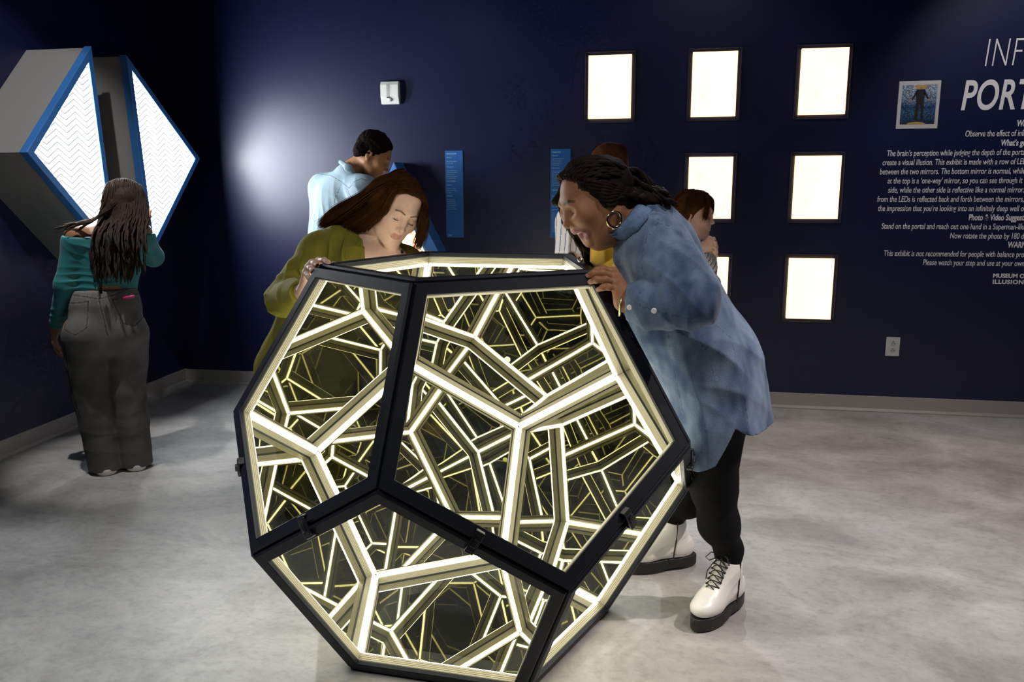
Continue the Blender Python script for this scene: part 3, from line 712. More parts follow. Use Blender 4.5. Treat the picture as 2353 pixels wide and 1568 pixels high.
def head(S, c, R, s=1.0, jaw=0.0, smile=0.0, nose=1.0, full=0.0, ears=True, lips=1.0, neck=None, neck_r=.05, res_small=False):
    """a head with brow, sockets, closed or lowered lids, nose, lips, chin and ears. jaw: radians the mouth is open"""
    c = np.asarray(c, float)
    def T(x, y, z): return c+R@(np.array([x, y, z])*s)
    def J(x, y, z):      # carried by the jaw
        y0, z0 = -.0, -.035; Y, Z = y-y0, z-z0; a = -jaw
        return T(x, y0+Y*math.cos(a)-Z*math.sin(a), z0+Y*math.sin(a)+Z*math.cos(a))
    S.ell(T(0, -.012, .032), np.array([.074, .094, .086])*s, R, k=.01)
    S.ell(T(0, .030, .000), np.array([.064+.003*full, .060, .080])*s, R, k=.03*s)
    S.ell(T(0, .045, -.035), np.array([.050+.010*full, .046, .060])*s, R, k=.03*s)
    for x in (-1, 1):
        S.cap(J(x*.050*(1+.12*full), .0, -.052), J(x*.016, .066, -.095), (.019+.008*full)*s, .016*s, k=.035*s)
        S.ell(T(x*.038, .062+.004*smile, -.022+.006*smile), np.array([.024, .022, .022])*s*(1+.18*smile+.1*full), R, k=.028*s)
    S.ell(J(0, .074, -.097), np.array([.019, .016, .014])*s*(1+.15*full), R, k=.028*s)
    S.cap(J(-.02, .035, -.078), J(.02, .035, -.078), .028*s, k=.035*s)
    S.cap(T(-.030, .083, .026), T(.030, .083, .026), .009*s, k=.022*s)             # brow
    for x in (-1, 1):
        S.ell(T(x*.032, .102, .005), np.array([.017, .015, .011])*s, R, k=.016*s, op='sub')
        S.ell(T(x*.032, .0755, .004), np.array([.0150, .0135, .0125])*s, R, k=.004*s)  # lidded eyeball
        S.cap(T(x*.019, .088, -.0025), T(x*.044, .081, -.0015), .0012*s, k=.003*s, op='sub')  # lash line
    S.chain([T(0, .084, .018), T(0, .094, -.004), T(0, .107, -.026)], [.0068*s, .0072*s, .0098*s*nose], k=.014*s)
    S.ell(T(0, .110, -.030), np.array([.0105*nose, .010, .0088])*s, R, k=.008*s)
    for x in (-1, 1):
        S.ell(T(x*.0125*nose, .098, -.034), np.array([.0075*nose, .0090, .0070])*s, R, k=.006*s)
        S.ell(T(x*.0065*nose, .104, -.0405), np.array([.0035, .0050, .0030])*s, R, k=.002*s, op='sub')
    # mouth
    w_ = .022+.010*smile; cz = .006*smile
    S.ell(T(0, .080, -.056), np.array([.026, .020, .016])*s, R, k=.02*s)
    if jaw > .05:
        md = J(0, .088, -.066); mu = T(0, .095, -.058); mc = (md+mu)/2
        S.ell(mc+R@np.array([0, -.004, 0]), np.array([w_*.98, .036, np.linalg.norm(md-mu)/2/s+.001])*s, R, k=.006*s, op='sub')
    up = [T(-w_, .080-.006*smile, -.062+cz), T(-.011, .0955, -.0575+cz*.3), T(0, .0975, -.0595), T(.011, .0955, -.0575+cz*.3), T(w_, .080-.006*smile, -.062+cz)]
    lo_ = [T(-w_, .080-.006*smile, -.064+cz), J(-.011, .093, -.0690), J(0, .0965, -.0705), J(.011, .093, -.0690), T(w_, .080-.006*smile, -.064+cz)]
    S.chain(up, [.0020*s, .0048*s*lips, .0046*s*lips, .0048*s*lips, .0020*s], k=.004*s)
    S.chain(lo_, [.0020*s, .0056*s*lips, .0064*s*lips, .0056*s*lips, .0020*s], k=.004*s)
    if jaw <= .05:
        S.chain([T(-w_-.002, .088, -.063+cz), T(0, .104, -.0648), T(w_+.002, .088, -.063+cz)], [.001*s]*3, k=.002*s, op='sub')
    if ears:
        for x in (-1, 1):
            S.ell(T(x*.077, -.012, -.004), np.array([.007, .017, .030])*s, R, k=.008*s)
            S.ell(T(x*.085, -.008, .0), np.array([.006, .010, .019])*s, R, k=.004*s, op='sub')
            S.ell(T(x*.077, -.004, -.030), np.array([.0055, .008, .009])*s, R, k=.005*s)
            S.ell(T(x*.078, .004, -.004), np.array([.004, .004, .008])*s, R, k=.003*s)
    if neck is not None:
        S.cap(T(0, -.028, -.055), neck, neck_r, neck_r*1.12, k=.035)
    return T, J, up, lo_
def finger(S, pts, r0, k=.006):
    rs = [r0*1.06, r0, r0*.92, r0*.80][:len(pts)]
    S.chain(pts, rs, k=k)
    for i in range(1, len(pts)-1): S.ell(pts[i], [r0*1.08]*3, k=.004)
def hand(S, wrist, f, n, side, curl=(.4, .5, .4), spread=.05, s=1.0, thumb=None, wr=.026):
    """palm, four unequal fingers and a thumb. f: towards the fingers, n: out of the back of the hand, side: +1 when the thumb is on f x n"""
    wrist = np.asarray(wrist, float); f = nv(f); n = np.asarray(n, float); n = nv(n-f*(n@f)); t = np.cross(f, n)*side
    W = lambda a, b, c_: wrist+(f*a+t*b+n*c_)*s
    S.cap(wrist-f*.03*s, W(.012, 0, 0), wr*s, wr*s*.95, k=.02, sq=(n, .75))
    lat = [.028, .009, -.010, -.028]; ln = [(.043, .026, .020), (.047, .030, .022), (.043, .028, .021), (.034, .021, .018)]; rr = [.0088, .0090, .0086, .0076]; ml = [.086, .090, .086, .078]
    tips = []
    for i in range(4):
        m = W(ml[i], lat[i], .002); S.cap(W(.015, lat[i]*.55, 0), m, .0135*s, .0105*s, k=.014)
        d = nv(f+t*spread*(1.5-i)); p = m; pts = [p]; a = 0
        cu = curl[i] if hasattr(curl[0], '__len__') else curl
        for j in range(3):
            a += cu[j]; v = d*math.cos(a)-n*math.sin(a); p = p+v*ln[i][j]*s; pts.append(p)
        finger(S, pts, rr[i]*s); tips.append(pts)
    th = thumb or ((.02, .03, -.012), (.046, .048, -.022), (.072, .050, -.03), (.092, .044, -.036))
    tp = [W(*q) for q in th]; S.chain(tp, [.0150*s, .0118*s, .0105*s, .0088*s], k=.012)
    return tips

# ------------------------------------------------------------------ cloth and skin materials
def skin(name, col, rough=.45): return pmat(name, col, rough, noise=.05, nscale=60, bump=.06, bscale=700, attr='Col', spec=.28, sss=.12)
def skincol(base, lip=None, lips=(), brow=None, brows=(), lr=.006, br=.003, nails=(), nail=(.6, .4, .35), nr=.004, extra=()):
    base = np.array(base)
    def seg(P, a, b): ab = b-a; h = np.clip(((P-a)@ab)/(ab@ab+1e-9), 0, 1); return np.linalg.norm(P-a-h[:, None]*ab, axis=1)
    def f(P):
        c = np.tile(base, (len(P), 1))
        def mix(m, col):
            nonlocal c; c = c*(1-m[:, None])+np.array(col)*m[:, None]
        for pts, col, r, soft in extra:
            d = np.min([seg(P, np.asarray(pts[i]), np.asarray(pts[i+1])) for i in range(len(pts)-1)], 0); mix(np.clip((r-d)/soft+.5, 0, 1), col)
        for ch in lips:
            d = np.min([seg(P, ch[i], ch[i+1]) for i in range(len(ch)-1)], 0); mix(np.clip((lr-d)/.0016+.5, 0, 1), lip)
        for ch in brows:
            d = np.min([seg(P, np.asarray(ch[i]), np.asarray(ch[i+1])) for i in range(len(ch)-1)], 0); mix(np.clip((br-d)/.002+.5, 0, 1)*.85, brow)
        for q in nails: mix(np.clip((nr-np.linalg.norm(P-q, axis=1))/.001+.5, 0, 1), nail)
        return c
    return f
def strandset(name, mat, parent, guides, count, seed, rad=(.0010, .0016), jit=.008, seg=3, steps=18, mixk=2, taper=.35, wave=0.0):
    """many fine hairs that run between neighbouring guide curves"""
    r = np.random.default_rng(seed); Gd = []
    for g in guides:
        g = np.array([np.asarray(p, float) for p in g]); t = np.linspace(0, 1, len(g)); tt = np.linspace(0, 1, steps)
        q = np.stack([np.interp(tt, t, g[:, k]) for k in range(3)], 1)
        for _ in range(3): q[1:-1] = (q[:-2]+2*q[1:-1]+q[2:])/4
        Gd.append(q)
    m = MB()
    for i in range(count):
        x = r.uniform(0, len(Gd)-1.0001); a = int(x); fr = x-a; q = Gd[a]*(1-fr)+Gd[min(a+1, len(Gd)-1)]*fr
        j0 = r.normal(size=3)*jit*.5; j1 = r.normal(size=3)*jit*1.4; tt = np.linspace(0, 1, steps)[:, None]
        q = q+j0*(1-tt)+j1*tt
        if wave: q = q+np.sin(tt*r.uniform(8, 20)+r.uniform(0, 6))*r.normal(size=3)*wave
        R0 = r.uniform(*rad); e = int(steps*r.uniform(.82, 1)); q = q[:max(e, 4)]
        m.tube(q, [R0*(1-(1-taper)*(k/(len(q)-1))**2) for k in range(len(q))], seg, caps=False)
    return m.build(name, mat, parent, smooth=True)
def braid(m, pts, r, seed=0, seg=6, step=.006, twist=70, bump=.22):
    """one rope-like plait: a swelling tube wound by two strands"""
    pts = np.array([np.asarray(p, float) for p in pts]); 
    d = np.r_[0, np.cumsum(np.linalg.norm(np.diff(pts, axis=0), axis=1))]; n = max(int(d[-1]/step), 4); tt = np.linspace(0, d[-1], n)
    q = np.stack([np.interp(tt, d, pts[:, k]) for k in range(3)], 1)
    for _ in range(4): q[1:-1] = (q[:-2]+2*q[1:-1]+q[2:])/4
    T_ = np.gradient(q, axis=0); T_ /= np.linalg.norm(T_, axis=1)[:, None]+1e-9
    a = np.array([.3, .5, .8]); U = np.cross(T_, a); U /= np.linalg.norm(U, axis=1)[:, None]; W_ = np.cross(T_, U)
    tp = np.clip((d[-1]-tt)/.03, .35, 1)
    for k in range(2):
        ph = tt*twist+k*math.pi+seed
        off = (U*np.cos(ph)[:, None]+W_*np.sin(ph)[:, None])*(r*.42*tp)[:, None]
        m.tube(q+off, list(r*.68*tp), seg, caps=True)
# ------------------------------------------------------------------ people
def A(u, v, Y): p = at(u, v, Y=Y); return np.array((p.x, p.y, p.z))
def AZ(u, v, z): p = at(u, v, z=z); return np.array((p.x, p.y, p.z))
def hcentre(u, v, Y, loc, R, s): return A(u, v, Y)-R@(np.array(loc)*s)
def hemcut(xs, zs, k=.004):
    xs = np.array(xs); zs = np.array(zs)
    def f(P, d): return np.maximum(d, (np.interp(P[:, 0], xs, zs)-P[:, 2]).astype(np.float32))
    return f
def boot(parent, heel, toe, name='boot', white=True, up=None):
    """lace-up ankle boot on a thick sole; heel and toe are floor points"""
    heel, toe = np.asarray(heel, float), np.asarray(toe, float); f = nv(toe-heel); z = np.array([0, 0, 1.]); x = np.cross(f, z)
    ln = np.linalg.norm(toe-heel); o = (heel+toe)/2; R = np.stack([x, f, z], 1); s = ln/.30
    T = lambda a, b, c_: o+R@(np.array([a, b, c_])*s)
    out = []
    for k in range(40):
        t = 2*math.pi*k/40; yy = math.sin(t); wd = np.interp(yy, [-1, -.6, -.15, .35, .75, 1], [.034, .040, .036, .050, .049, .034])
        out.append((math.copysign(abs(math.cos(t))**.72, math.cos(t))*wd, yy*.150))
    black = pmat('boot_sole_black', (.012, .011, .011), .5, bump=.3, bscale=300)
    so = MB(); so.loft([[T(a*q, b*q2, h+(.010 if (b < -.02 and b > -.07 and h < .01) else 0)) for a, b in out] for q, q2, h in ((.90, .95, .001), (1.02, 1.005, .010), (1.02, 1.005, .040), (.99, .99, .047), (.93, .965, .048))])
    wel = MB(); wel.tube([T(a*1.01, b*1.0, .0465) for a, b in out+out[:1]], .0022*s, 6)
    B = Soft()
    B.ell(T(0, .088, .070), np.array([.046, .056, .034])*s, R, k=.02); B.cap(T(0, .05, .072), T(0, -.07, .082), .043*s, .040*s, k=.03)
    B.ell(T(0, -.095, .080), np.array([.037, .046, .046])*s, R, k=.02)
    B.cap(T(0, .045, .085), T(0, -.035, .155), .038*s, .044*s, k=.03); B.cap(T(0, -.055, .10), T(0, -.054, .218), .045*s, .049*s, k=.03, sq=(x, .88))
    B.half(T(0, 0, .047), (0, 0, -1)); B.half(T(0, -.054, .222), R@np.array([0, .10, 1.])); B.cap(T(0, -.054, .20), T(0, -.054, .26), .041*s, .044*s, op='sub', k=.003)
    B.fn(fold_fn([(T(0, -.03, .125), R@np.array([0, .5, .9])), (T(0, -.10, .14), R@np.array([0, .2, 1]))], .0035, 95, 5, .05))
    B.cap(T(.0, .03, .124), T(.0, -.028, .205), .022*s, k=.006)
    t = bpy.data.objects.new(name, None)
    up_ = B.mesh(name, pmat('white_boot_leather', (.78, .77, .74), .32, noise=.03, nscale=25, bump=.05, bscale=400, coat=.2), parent, .0032)
    so.build('sole', black, up_, smooth=False, bevel=.003); 
    lc = MB(); def_ = []
    for k in range(8):
        q = k/7; y, h = .056-.076*q, .113+.100*q; wd = .022+.004*q
        rows = [T(sx*wd, y, h-.004) for sx in (-1, 1)]
        y2, h2 = .056-.076*(q+.13), .113+.100*(q+.13)
        for sx in (-1, 1):
            a = T(sx*wd, y, h+.001); b = T(-sx*wd, y2, h2+.001); mdl = T(0, (y+y2)/2+.010, (h+h2)/2+.016)
            if k < 7: lc.tube([a, (a+mdl)/2+R@np.array([0, .004, .004])*s, mdl, (b+mdl)/2+R@np.array([0, .004, .004])*s, b], .0019*s, 5)
            lc.ball(a, .0042*s, 8, 6)
    tp = T(0, -.008, .222)
    for sx in (-1, 1):
        lc.tube([tp, tp+R@np.array([sx*.03, .02, .005])*s, tp+R@np.array([sx*.045, .03, -.015])*s, tp+R@np.array([sx*.03, .028, -.022])*s, tp+R@np.array([sx*.002, .014, -.002])*s], .0019*s, 5)
        lc.tube([tp, tp+R@np.array([sx*.012, .03, -.02])*s, tp+R@np.array([sx*.03, .04, -.055])*s, tp+R@np.array([sx*.028, .05, -.08])*s], .0019*s, 5)
    lc.build('laces', pmat('black_lace', (.01, .01, .01), .6), up_, smooth=True)
    zp = MB(); zp.tube([T(-.048, -.035, .055), T(-.0465, -.045, .12), T(-.0455, -.05, .205)], .003*s, 6)
    zp.build('zip', pmat('black_lace', (.01, .01, .01), .6), up_)
    MB().tube([T(0, -.102, .19), T(0, -.122, .215), T(0, -.118, .238), T(0, -.100, .220)], .004*s, 6).build('pull_tab', pmat('white_boot_leather', (.78, .77, .74), .32), up_, smooth=True)
    return T

# ---- laughing woman in the denim shirt ------------------------------------------------
def woman_denim():
    root = thing('person', 'laughing woman in blue denim shirt and white boots, gripping the right corner of the sculpture', 'person', (.3, 2.6, 0), 'people around the exhibits')
    hs = .93
    R = frame((-.75, -.49, -.44), (-.40, -.20, .90)); c = hcentre(1298, 521, 2.24, (0, .118, -.030), R, hs)
    lipc = (.26, .09, .085); base = (.28, .13, .068)
    S = Soft()
    nb = A(1462, 508, 2.42)
    T, J, up, lo_ = head(S, c, R, hs, jaw=.46, smile=1.4, nose=1.18, full=1.0, lips=1.25, neck=nb, neck_r=.060)
    S.cap(T(0, .02, -.085), nb, .045, .06, k=.04)
    sh_n, sh_f = A(1512, 572, 2.28), A(1420, 570, 2.64)
    el_n, wr_n = A(1588, 692, 2.12), A(1438, 694, 2.15)
    S.cap(nb, (sh_n+sh_f)/2, .07, .10, k=.06); S.cap(sh_n, sh_f, .055, k=.06)
    spine = [A(1480, 560, 2.44), A(1540, 680, 2.46), A(1590, 780, 2.50), A(1630, 880, 2.54)]
    pd = nv(np.cross(spine[3]-spine[0], (0, 1, 0)))
    S.chain(spine, [.14, .15, .155, .17], k=.05, sq=(pd, .66))
    S.chain([sh_n, el_n], [.055, .042], k=.04); S.chain([el_n, wr_n], [.042, .026], k=.02)
    el_f, wr_f = A(1400, 690, 2.80), A(1352, 612, 2.78)
    S.chain([sh_f, el_f, wr_f], [.05, .04, .027], k=.03)
    # near hand over the frame corner
    px = [((1411, 624, 2.235), (1386, 619, 2.225), (1371, 622, 2.215), (1359, 629, 2.212)), ((1416, 636, 2.205), (1384, 628, 2.190), (1364, 629, 2.186), (1349, 635, 2.190)),
          ((1420, 650, 2.185), (1391, 643, 2.168), (1371, 643, 2.166), (1356, 648, 2.172)), ((1423, 665, 2.170), (1399, 660, 2.155), (1385, 661, 2.155), (1374, 666, 2.160))]
    nails = []
    for i, q in enumerate(px):
        pts = [A(*k) for k in q]; S.cap(wr_n+(A(1432, 690, 2.165)-wr_n)*.5, pts[0], .021, .0125, k=.016); finger(S, pts, (.0092, .0096, .0092, .0080)[i])
        nails.append(pts[3]+nv(pts[3]-pts[2])*.001+np.array([-.001, -.0065, .002]))
    S.chain([wr_n, A(1408, 655, 2.22), A(1385, 640, 2.255), A(1362, 634, 2.255)], [.016, .0125, .011, .009], k=.012)
    # far hand on the far corner
    px = [((1328, 592, 2.760), (1314, 584, 2.735), (1307, 590, 2.722)), ((1333, 597, 2.745), (1318, 590, 2.720), (1309, 597, 2.712)), ((1340, 603, 2.735), (1325, 597, 2.705), (1316, 603, 2.700)), ((1347, 609, 2.725), (1334, 604, 2.700), (1326, 609, 2.694))]
    for i, q in enumerate(px):
        pts = [A(*k) for k in q]; S.cap(wr_f, pts[0], .020, .0125, k=.014); finger(S, pts, .0092)
    S.chain([wr_f, A(1330, 600, 2.75), A(1320, 600, 2.74)], [.014, .012, .010], k=.01)
    # legs
    hip_n, kn_n, cf_n, an_n = A(1640, 930, 2.46), A(1640, 1118, 2.50), A(1650, 1180, 2.56), A(1664, 1300, 2.66)
    hip_f, kn_f, an_f = A(1620, 930, 2.66), A(1592, 1090, 2.78), A(1566, 1240, 2.90)
    heel_n, toe_n = AZ(1696, 1385, 0), AZ(1598, 1452, 0); heel_n = heel_n+nv(heel_n-toe_n)*.02; toe_n = toe_n+nv(toe_n-heel_n)*.012; heel_n[2] = toe_n[2] = 0
    an_n2 = heel_n+nv(toe_n-heel_n)*.098+np.array([0, 0, .10]); 
    heel_f, toe_f = AZ(1598, 1296, 0), AZ(1460, 1312, 0); heel_f[2] = toe_f[2] = 0; toe_f = heel_f+nv(toe_f-heel_f)*.29
    an_f2 = heel_f+nv(toe_f-heel_f)*.098+np.array([0, 0, .10])
    legn = [spine[3], hip_n, kn_n, kn_n*.62+an_n2*.38, an_n2+np.array([0, 0, .12]), an_n2+np.array([0, 0, .02])]
    legf = [spine[3], hip_f, kn_f, kn_f*.62+an_f2*.38+np.array([.012, .01, 0]), an_f2+np.array([0, 0, .12]), an_f2+np.array([0, 0, .02])]
    for q in (legn, legf): S.chain(q, [.15, .10, .058, .050, .034, .032], k=.04)
    brows = [[T(x*.014, .094, .031), T(x*.030, .092, .038), T(x*.047, .080, .031)] for x in (-1, 1)]
    mouthin = [[T(-.02, .074, -.067), T(0, .076, -.069), T(.02, .074, -.067)]]
    colf = skincol(base, lipc, [up, lo_], (.035, .015, .01), brows, lr=.0098, br=.0045, nails=nails, nail=(.42, .24, .20), nr=.006,
                   extra=[([T(-.02, .070, -.066), J(0, .062, -.075), T(.02, .070, -.066)], (.16, .03, .03), .024, .006)])
    S.fn(keep_out(.0125)); S.mesh('body', skin('skin_deep_brown', base, .5), root, .0026, colf)
    # teeth, tongue, eyes, earring, lashes
    te = MB()
    for k in range(8):
        a = (k-3.5)*.27; te.ball(T(math.sin(a)*.026, .064+math.cos(a)*.026, -.0650+abs(a)*.0045), .0042, 8, 6, (1, 1, 1.35))
    te.build('teeth', pmat('teeth', (.78, .70, .58), .25), root, smooth=True)
    MB().ball(J(0, .070, -.066), .014, 12, 8, (1, 1.1, .5)).build('tongue', pmat('tongue', (.50, .16, .16), .35), root, smooth=True)
    la = MB()
    for x in (-1, 1):
        la.tube([T(x*.0175, .0885, -.001), T(x*.026, .0915, -.0018), T(x*.036, .090, -.0018), T(x*.0465, .082, .0015), T(x*.051, .078, .004)], [.0007, .0011, .0014, .0013, .0006], 5)
    la.build('lashes', pmat('lash_black', (.008, .006, .006), .6), root)
    ear = T(-.083, .001, -.040); er = MB(); er.torus(ear+R@np.array([-.004, .004, -.024]), R@np.array([0, 1., 0]), R@np.array([0, 0, 1.]), .0215, .0042, rfun=lambda a: .0042-.0016*math.sin(a))
    er.build('hoop_earring', pmat('polished_gold', (.85, .68, .42), .12, metal=1), root, smooth=True)
    # leggings
    Lg = Soft()
    for q in (legn, legf): Lg.chain(q, [.16, .108, .068, .060, .040, .039], k=.04)
    Lg.fn(fold_fn([(kn_n, (0, .3, 1)), (an_n, (0, 0, 1))], .004, 60, 3, .07))
    Lg.fn(keep_out(.016)); Lg.mesh('leggings', pmat('black_leggings', (.004, .004, .005), .85, spec=.15), root, .005)
    boot(root, heel_n, toe_n); boot(root, heel_f, toe_f)
    # yellow tee
    Y = Soft(); Y.chain([A(1470, 545, 2.43), A(1530, 680, 2.46), A(1590, 790, 2.5)], [.155, .165, .17], k=.05, sq=(pd, .68)); Y.cap(A(1410, 560, 2.40), A(1425, 650, 2.38), .07, .09, k=.05)
    Y.fn(fold_fn([(A(1385, 600, 2.34), (1, 0, .2))], .004, 60, 8, .1)); Y.half(A(1430, 520, 2.42), A(1430, 420, 2.42)-A(1470, 560, 2.42))
    Y.fn(keep_out(.016)); Y.mesh('yellow_tee', pmat('yellow_jersey', (.82, .50, .03), .75, bump=.2, bscale=600, sheen=.1), root, .005)
    # denim shirt dress
    H = Soft(); sp2 = [A(1474, 556, 2.44), A(1530, 660, 2.46), A(1590, 770, 2.50), A(1622, 880, 2.54), A(1640, 985, 2.56), A(1645, 1070, 2.58)]
    H.chain(sp2, [.17, .188, .205, .235, .250, .262], k=.07, sq=(pd, .66))
    H.cap(A(1420, 585, 2.40), A(1470, 740, 2.40), .085, .11, k=.06)
    H.ell(A(1664, 850, 2.56), (.10, .17, .15), k=.08)
    H.cap(sh_n, sh_f, .085, .085, k=.06); H.cap(A(1475, 512, 2.44), A(1500, 560, 2.45), .09, .12, k=.07)
    H.chain([sh_n, (sh_n+el_n)/2+np.array([.0, -.005, -.01]), el_n], [.098, .092, .076], k=.03); H.chain([el_n, (el_n+wr_n)/2+np.array([0, 0, -.010]), A(1432, 694, 2.14)], [.076, .064, .048], k=.02)
    H.chain([sh_f, el_f, wr_f+nv(el_f-wr_f)*.06], [.09, .075, .05], k=.02)
    H.fn(fold_fn([(el_n, nv(el_n-wr_n)), (el_n+np.array([-.05, 0, .03]), nv((.6, 0, 1))), (A(1560, 640, 2.2), (1, .2, -.7)), ((el_n+wr_n)/2, (1, 0, .35))], .017, 40, 11, .085))
    H.fn(fold_fn([(A(1500, 640, 2.30), (1, 0, .15)), (A(1640, 800, 2.3), (.8, 0, .8)), (A(1600, 950, 2.3), (1, .1, .1)), (A(1720, 800, 2.4), (.4, 0, 1)), (A(1700, 980, 2.35), (1, 0, .1))], .010, 24, 12, .16))
    H.fn(wob(.007, 14, 4)); H.fn(wob(.0022, 45, 9))
    # open front over the yellow tee, collar opening and hem
    H.chain([A(1396, 528, 2.33), A(1387, 580, 2.30), A(1378, 640, 2.28), A(1390, 760, 2.28)], [.022, .024, .030, .036], k=.008, op='sub')
    H.half(A(1433, 523, 2.42), A(1410, 470, 2.42)-A(1450, 570, 2.42), near=1, rad=.12)
    hx = [A(u, v, 2.40) for u, v in ((1440, 1020), (1560, 1068), (1600, 1064), (1640, 1045), (1664, 1003), (1684, 965), (1700, 975), (1735, 990), (1775, 985))]
    H.fn(hemcut([p[0] for p in hx], [p[2] for p in hx])); H.chain([A(1655, 1120, 2.56), A(1650, 1000, 2.56)], [.21, .19], k=.004, op='sub', sq=(pd, .66))
    cf = nv(wr_n-el_n); H.cap(A(1412, 695, 2.15), A(1380, 695, 2.17), .06, .08, k=.003, op='sub')
    seams = linecol([dense(H, l) for l in ([(1509, 484), (1511, 514), (1487, 545), (1476, 587), (1475, 640)], [(1513, 514), (1547, 522), (1586, 549), (1605, 583)], [(1414, 545), (1424, 583), (1422, 640)],
        [(1532, 750), (1547, 836), (1570, 950), (1592, 1055)], [(1632, 735), (1680, 778), (1706, 890), (1722, 990)], [(1605, 771), (1628, 830), (1651, 882)], [(1470, 668), (1472, 712)], [(1476, 705), (1530, 722), (1600, 735)])])
    lt, dk = np.array([.160, .225, .325]), np.array([.027, .055, .130])
    n1, n2, n3 = snoise(3, 9), snoise(5, 40), snoise(6, 130)
    def dcol(P):
        Q = P*np.array([1.6, 1, .55]); a = np.clip(.44+.45*n1(Q)+.6*n2(Q)+.4*n3(Q), 0, 1)[:, None]; return seams(P, dk*(1-a)+lt*a)
    den = pmat('washed_denim', (.12, .18, .32), .82, bump=.35, bscale=420, attr='Col', noise=.14, nscale=220, spec=.25, sheen=.15)
    H.fn(keep_out(.016)); sh = H.mesh('denim_shirt', den, root, .0042, dcol)
    inn = [surf(S, u, v, .012) for u, v in ((1400, 541), (1420, 527), (1437, 508), (1450, 490), (1462, 476))]; out_ = [surf(H, u, v, .007) for u, v in ((1411, 556), (1438, 552), (1468, 530), (1488, 505), (1500, 484))]
    K = MB(); rows = 5
    for off in (0, .006):
        vs = []
        for r in range(rows+1):
            t = r/rows; vs += [p*(1-t)+q*t+np.array([-.35, -.75, .5])*(.018*math.sin(math.pi*t)+off) for p, q in zip(inn, out_)]
        K.add(vs, [(r*5+i, r*5+i+1, (r+1)*5+i+1, (r+1)*5+i) for r in range(rows) for i in range(4)])
    n_ = (rows+1)*5; bd = [i for i in range(5)]+[r*5+4 for r in range(1, rows+1)]+[rows*5+i for i in (3, 2, 1, 0)]+[r*5 for r in range(rows-1, 0, -1)]
    K.f += [(bd[i], bd[(i+1) % len(bd)], n_+bd[(i+1) % len(bd)], n_+bd[i]) for i in range(len(bd))]
    kc = K.build('collar', pmat('collar_denim', (.10, .155, .27), .82, bump=.35, bscale=420, noise=.25, nscale=90, spec=.2), root, smooth=True)
    for u, v, nr_ in ((1404, 556, (-.5, -.85, .1)), (1409, 612, (-.5, -.85, 0)), (1447, 706, (-.1, -1, -.2)), (1503, 714, (-.1, -1, -.2))):
        MB().disc(surf(H, u, v, .001), nr_, .0072, .005, 16).build('button', pmat('pearl_button', (.75, .72, .72), .25), root)
    MB().torus(A(1427, 699, 2.152), (0, 1, .1), nv((.1, 0, 1)), .031, .003, 32, 8).build('bracelet', pmat('pale_gold', (.85, .72, .42), .25, metal=1), root, smooth=True)
    # hair: scalp cap, plaits combed back, thick plaits hanging in front
    hair = pmat('black_plaits', (.010, .006, .004), .62, bump=.4, bscale=300, spec=.07)
    Cp = Soft(); Cp.ell(T(0, -.016, .036), np.array([.079, .098, .082])*hs, R, k=.01); Cp.ell(T(0, -.085, .01), np.array([.060, .045, .06]), R, k=.05)
    Cp.half(T(0, .050, .045), R@np.array([0, .85, -.52]), rad=1e9, k=.012); Cp.half(T(0, .0, -.022), R@np.array([0, .25, -1]), k=.012)
    Cp.fn(wob(.003, 160, 3)); Cp.mesh('hair_cap', hair, root, .003)
    hb = MB(); rr = np.random.default_rng(5)
    tie = A(1475, 428, 2.40)
    for k in range(17):
        a = -1.35+2.7*k/16; p0 = T(.074*math.sin(a)*1.02, .045+.022*math.cos(a*1.0)-.012*abs(a), .060+.042*math.cos(a))
        p1 = T(.087*math.sin(a), -.01, .050+.067*math.cos(a)); p2 = T(.075*math.sin(a), -.075, .025+.055*math.cos(a))
        e = A(1490+rr.uniform(0, 50), 432+rr.uniform(0, 35), 2.40+rr.uniform(-.06, .06)); g = A(1530+rr.uniform(-10, 30), 468+rr.uniform(-4, 6), 2.42+rr.uniform(-.07, .05))
        braid(hb, [p0, p1, p2, tie+rr.normal(size=3)*.014, e, g], .0085, k)
    for k in range(13):
        x = -1+2*k/12; braid(hb, [T(x*.056, .056-.020*x*x, .092-.012*x*x), T(x*.064, .010, .122-.020*x*x), T(x*.068, -.055, .108-.022*x*x), T(x*.062, -.098, .050), tie+rr.normal(size=3)*.016, A(1505+rr.uniform(0, 30), 446+rr.uniform(-4, 14), 2.40+.05*x)], .0092, k)
    for k in range(15):   # from the far temple, hanging past the face
        a = rr.uniform(-1, 1); p0 = T(.070, .035+.012*a, .070-.02*abs(a)); 
        q = [p0, T(.082, .078+.01*a, .035), A(1291+rr.uniform(-5, 9), 470, 2.36+rr.uniform(-.02, .03)), A(1303+rr.uniform(-8, 12), 515, 2.37+rr.uniform(-.03, .03)), A(1335+rr.uniform(-10, 16), 560, 2.40+rr.uniform(-.04, .03)), A(1362+rr.uniform(-14, 20), 600, 2.42+rr.uniform(-.04, .03)), A(1392+rr.uniform(-16, 12), 632+rr.uniform(-12, 0), 2.43+rr.uniform(-.03, .02))]
        braid(hb, q, .0078, k)
    for k in range(9):    # near side, over the ear to the nape
        z0 = .075-.010*k; braid(hb, [T(-.060-.002*k, .052-.006*k, z0), T(-.086, .01, z0-.02), T(-.084, -.055, .015-.004*k), A(1470+k*3, 440+k*3, 2.34), A(1520, 462, 2.36)], .0088, k)
    hb.build('braids', hair, root, smooth=True)
    cu = MB()
    for p in (A(1425, 452, 2.262), A(1334, 597, 2.37)): cu.torus(p, (1, 0, 0), (0, .2, 1), .0062, .0026, 16, 8)
    cu.build('braid_cuffs', pmat('silver', (.8, .8, .8), .2, metal=1), root, smooth=True)
    return T
woman_denim()

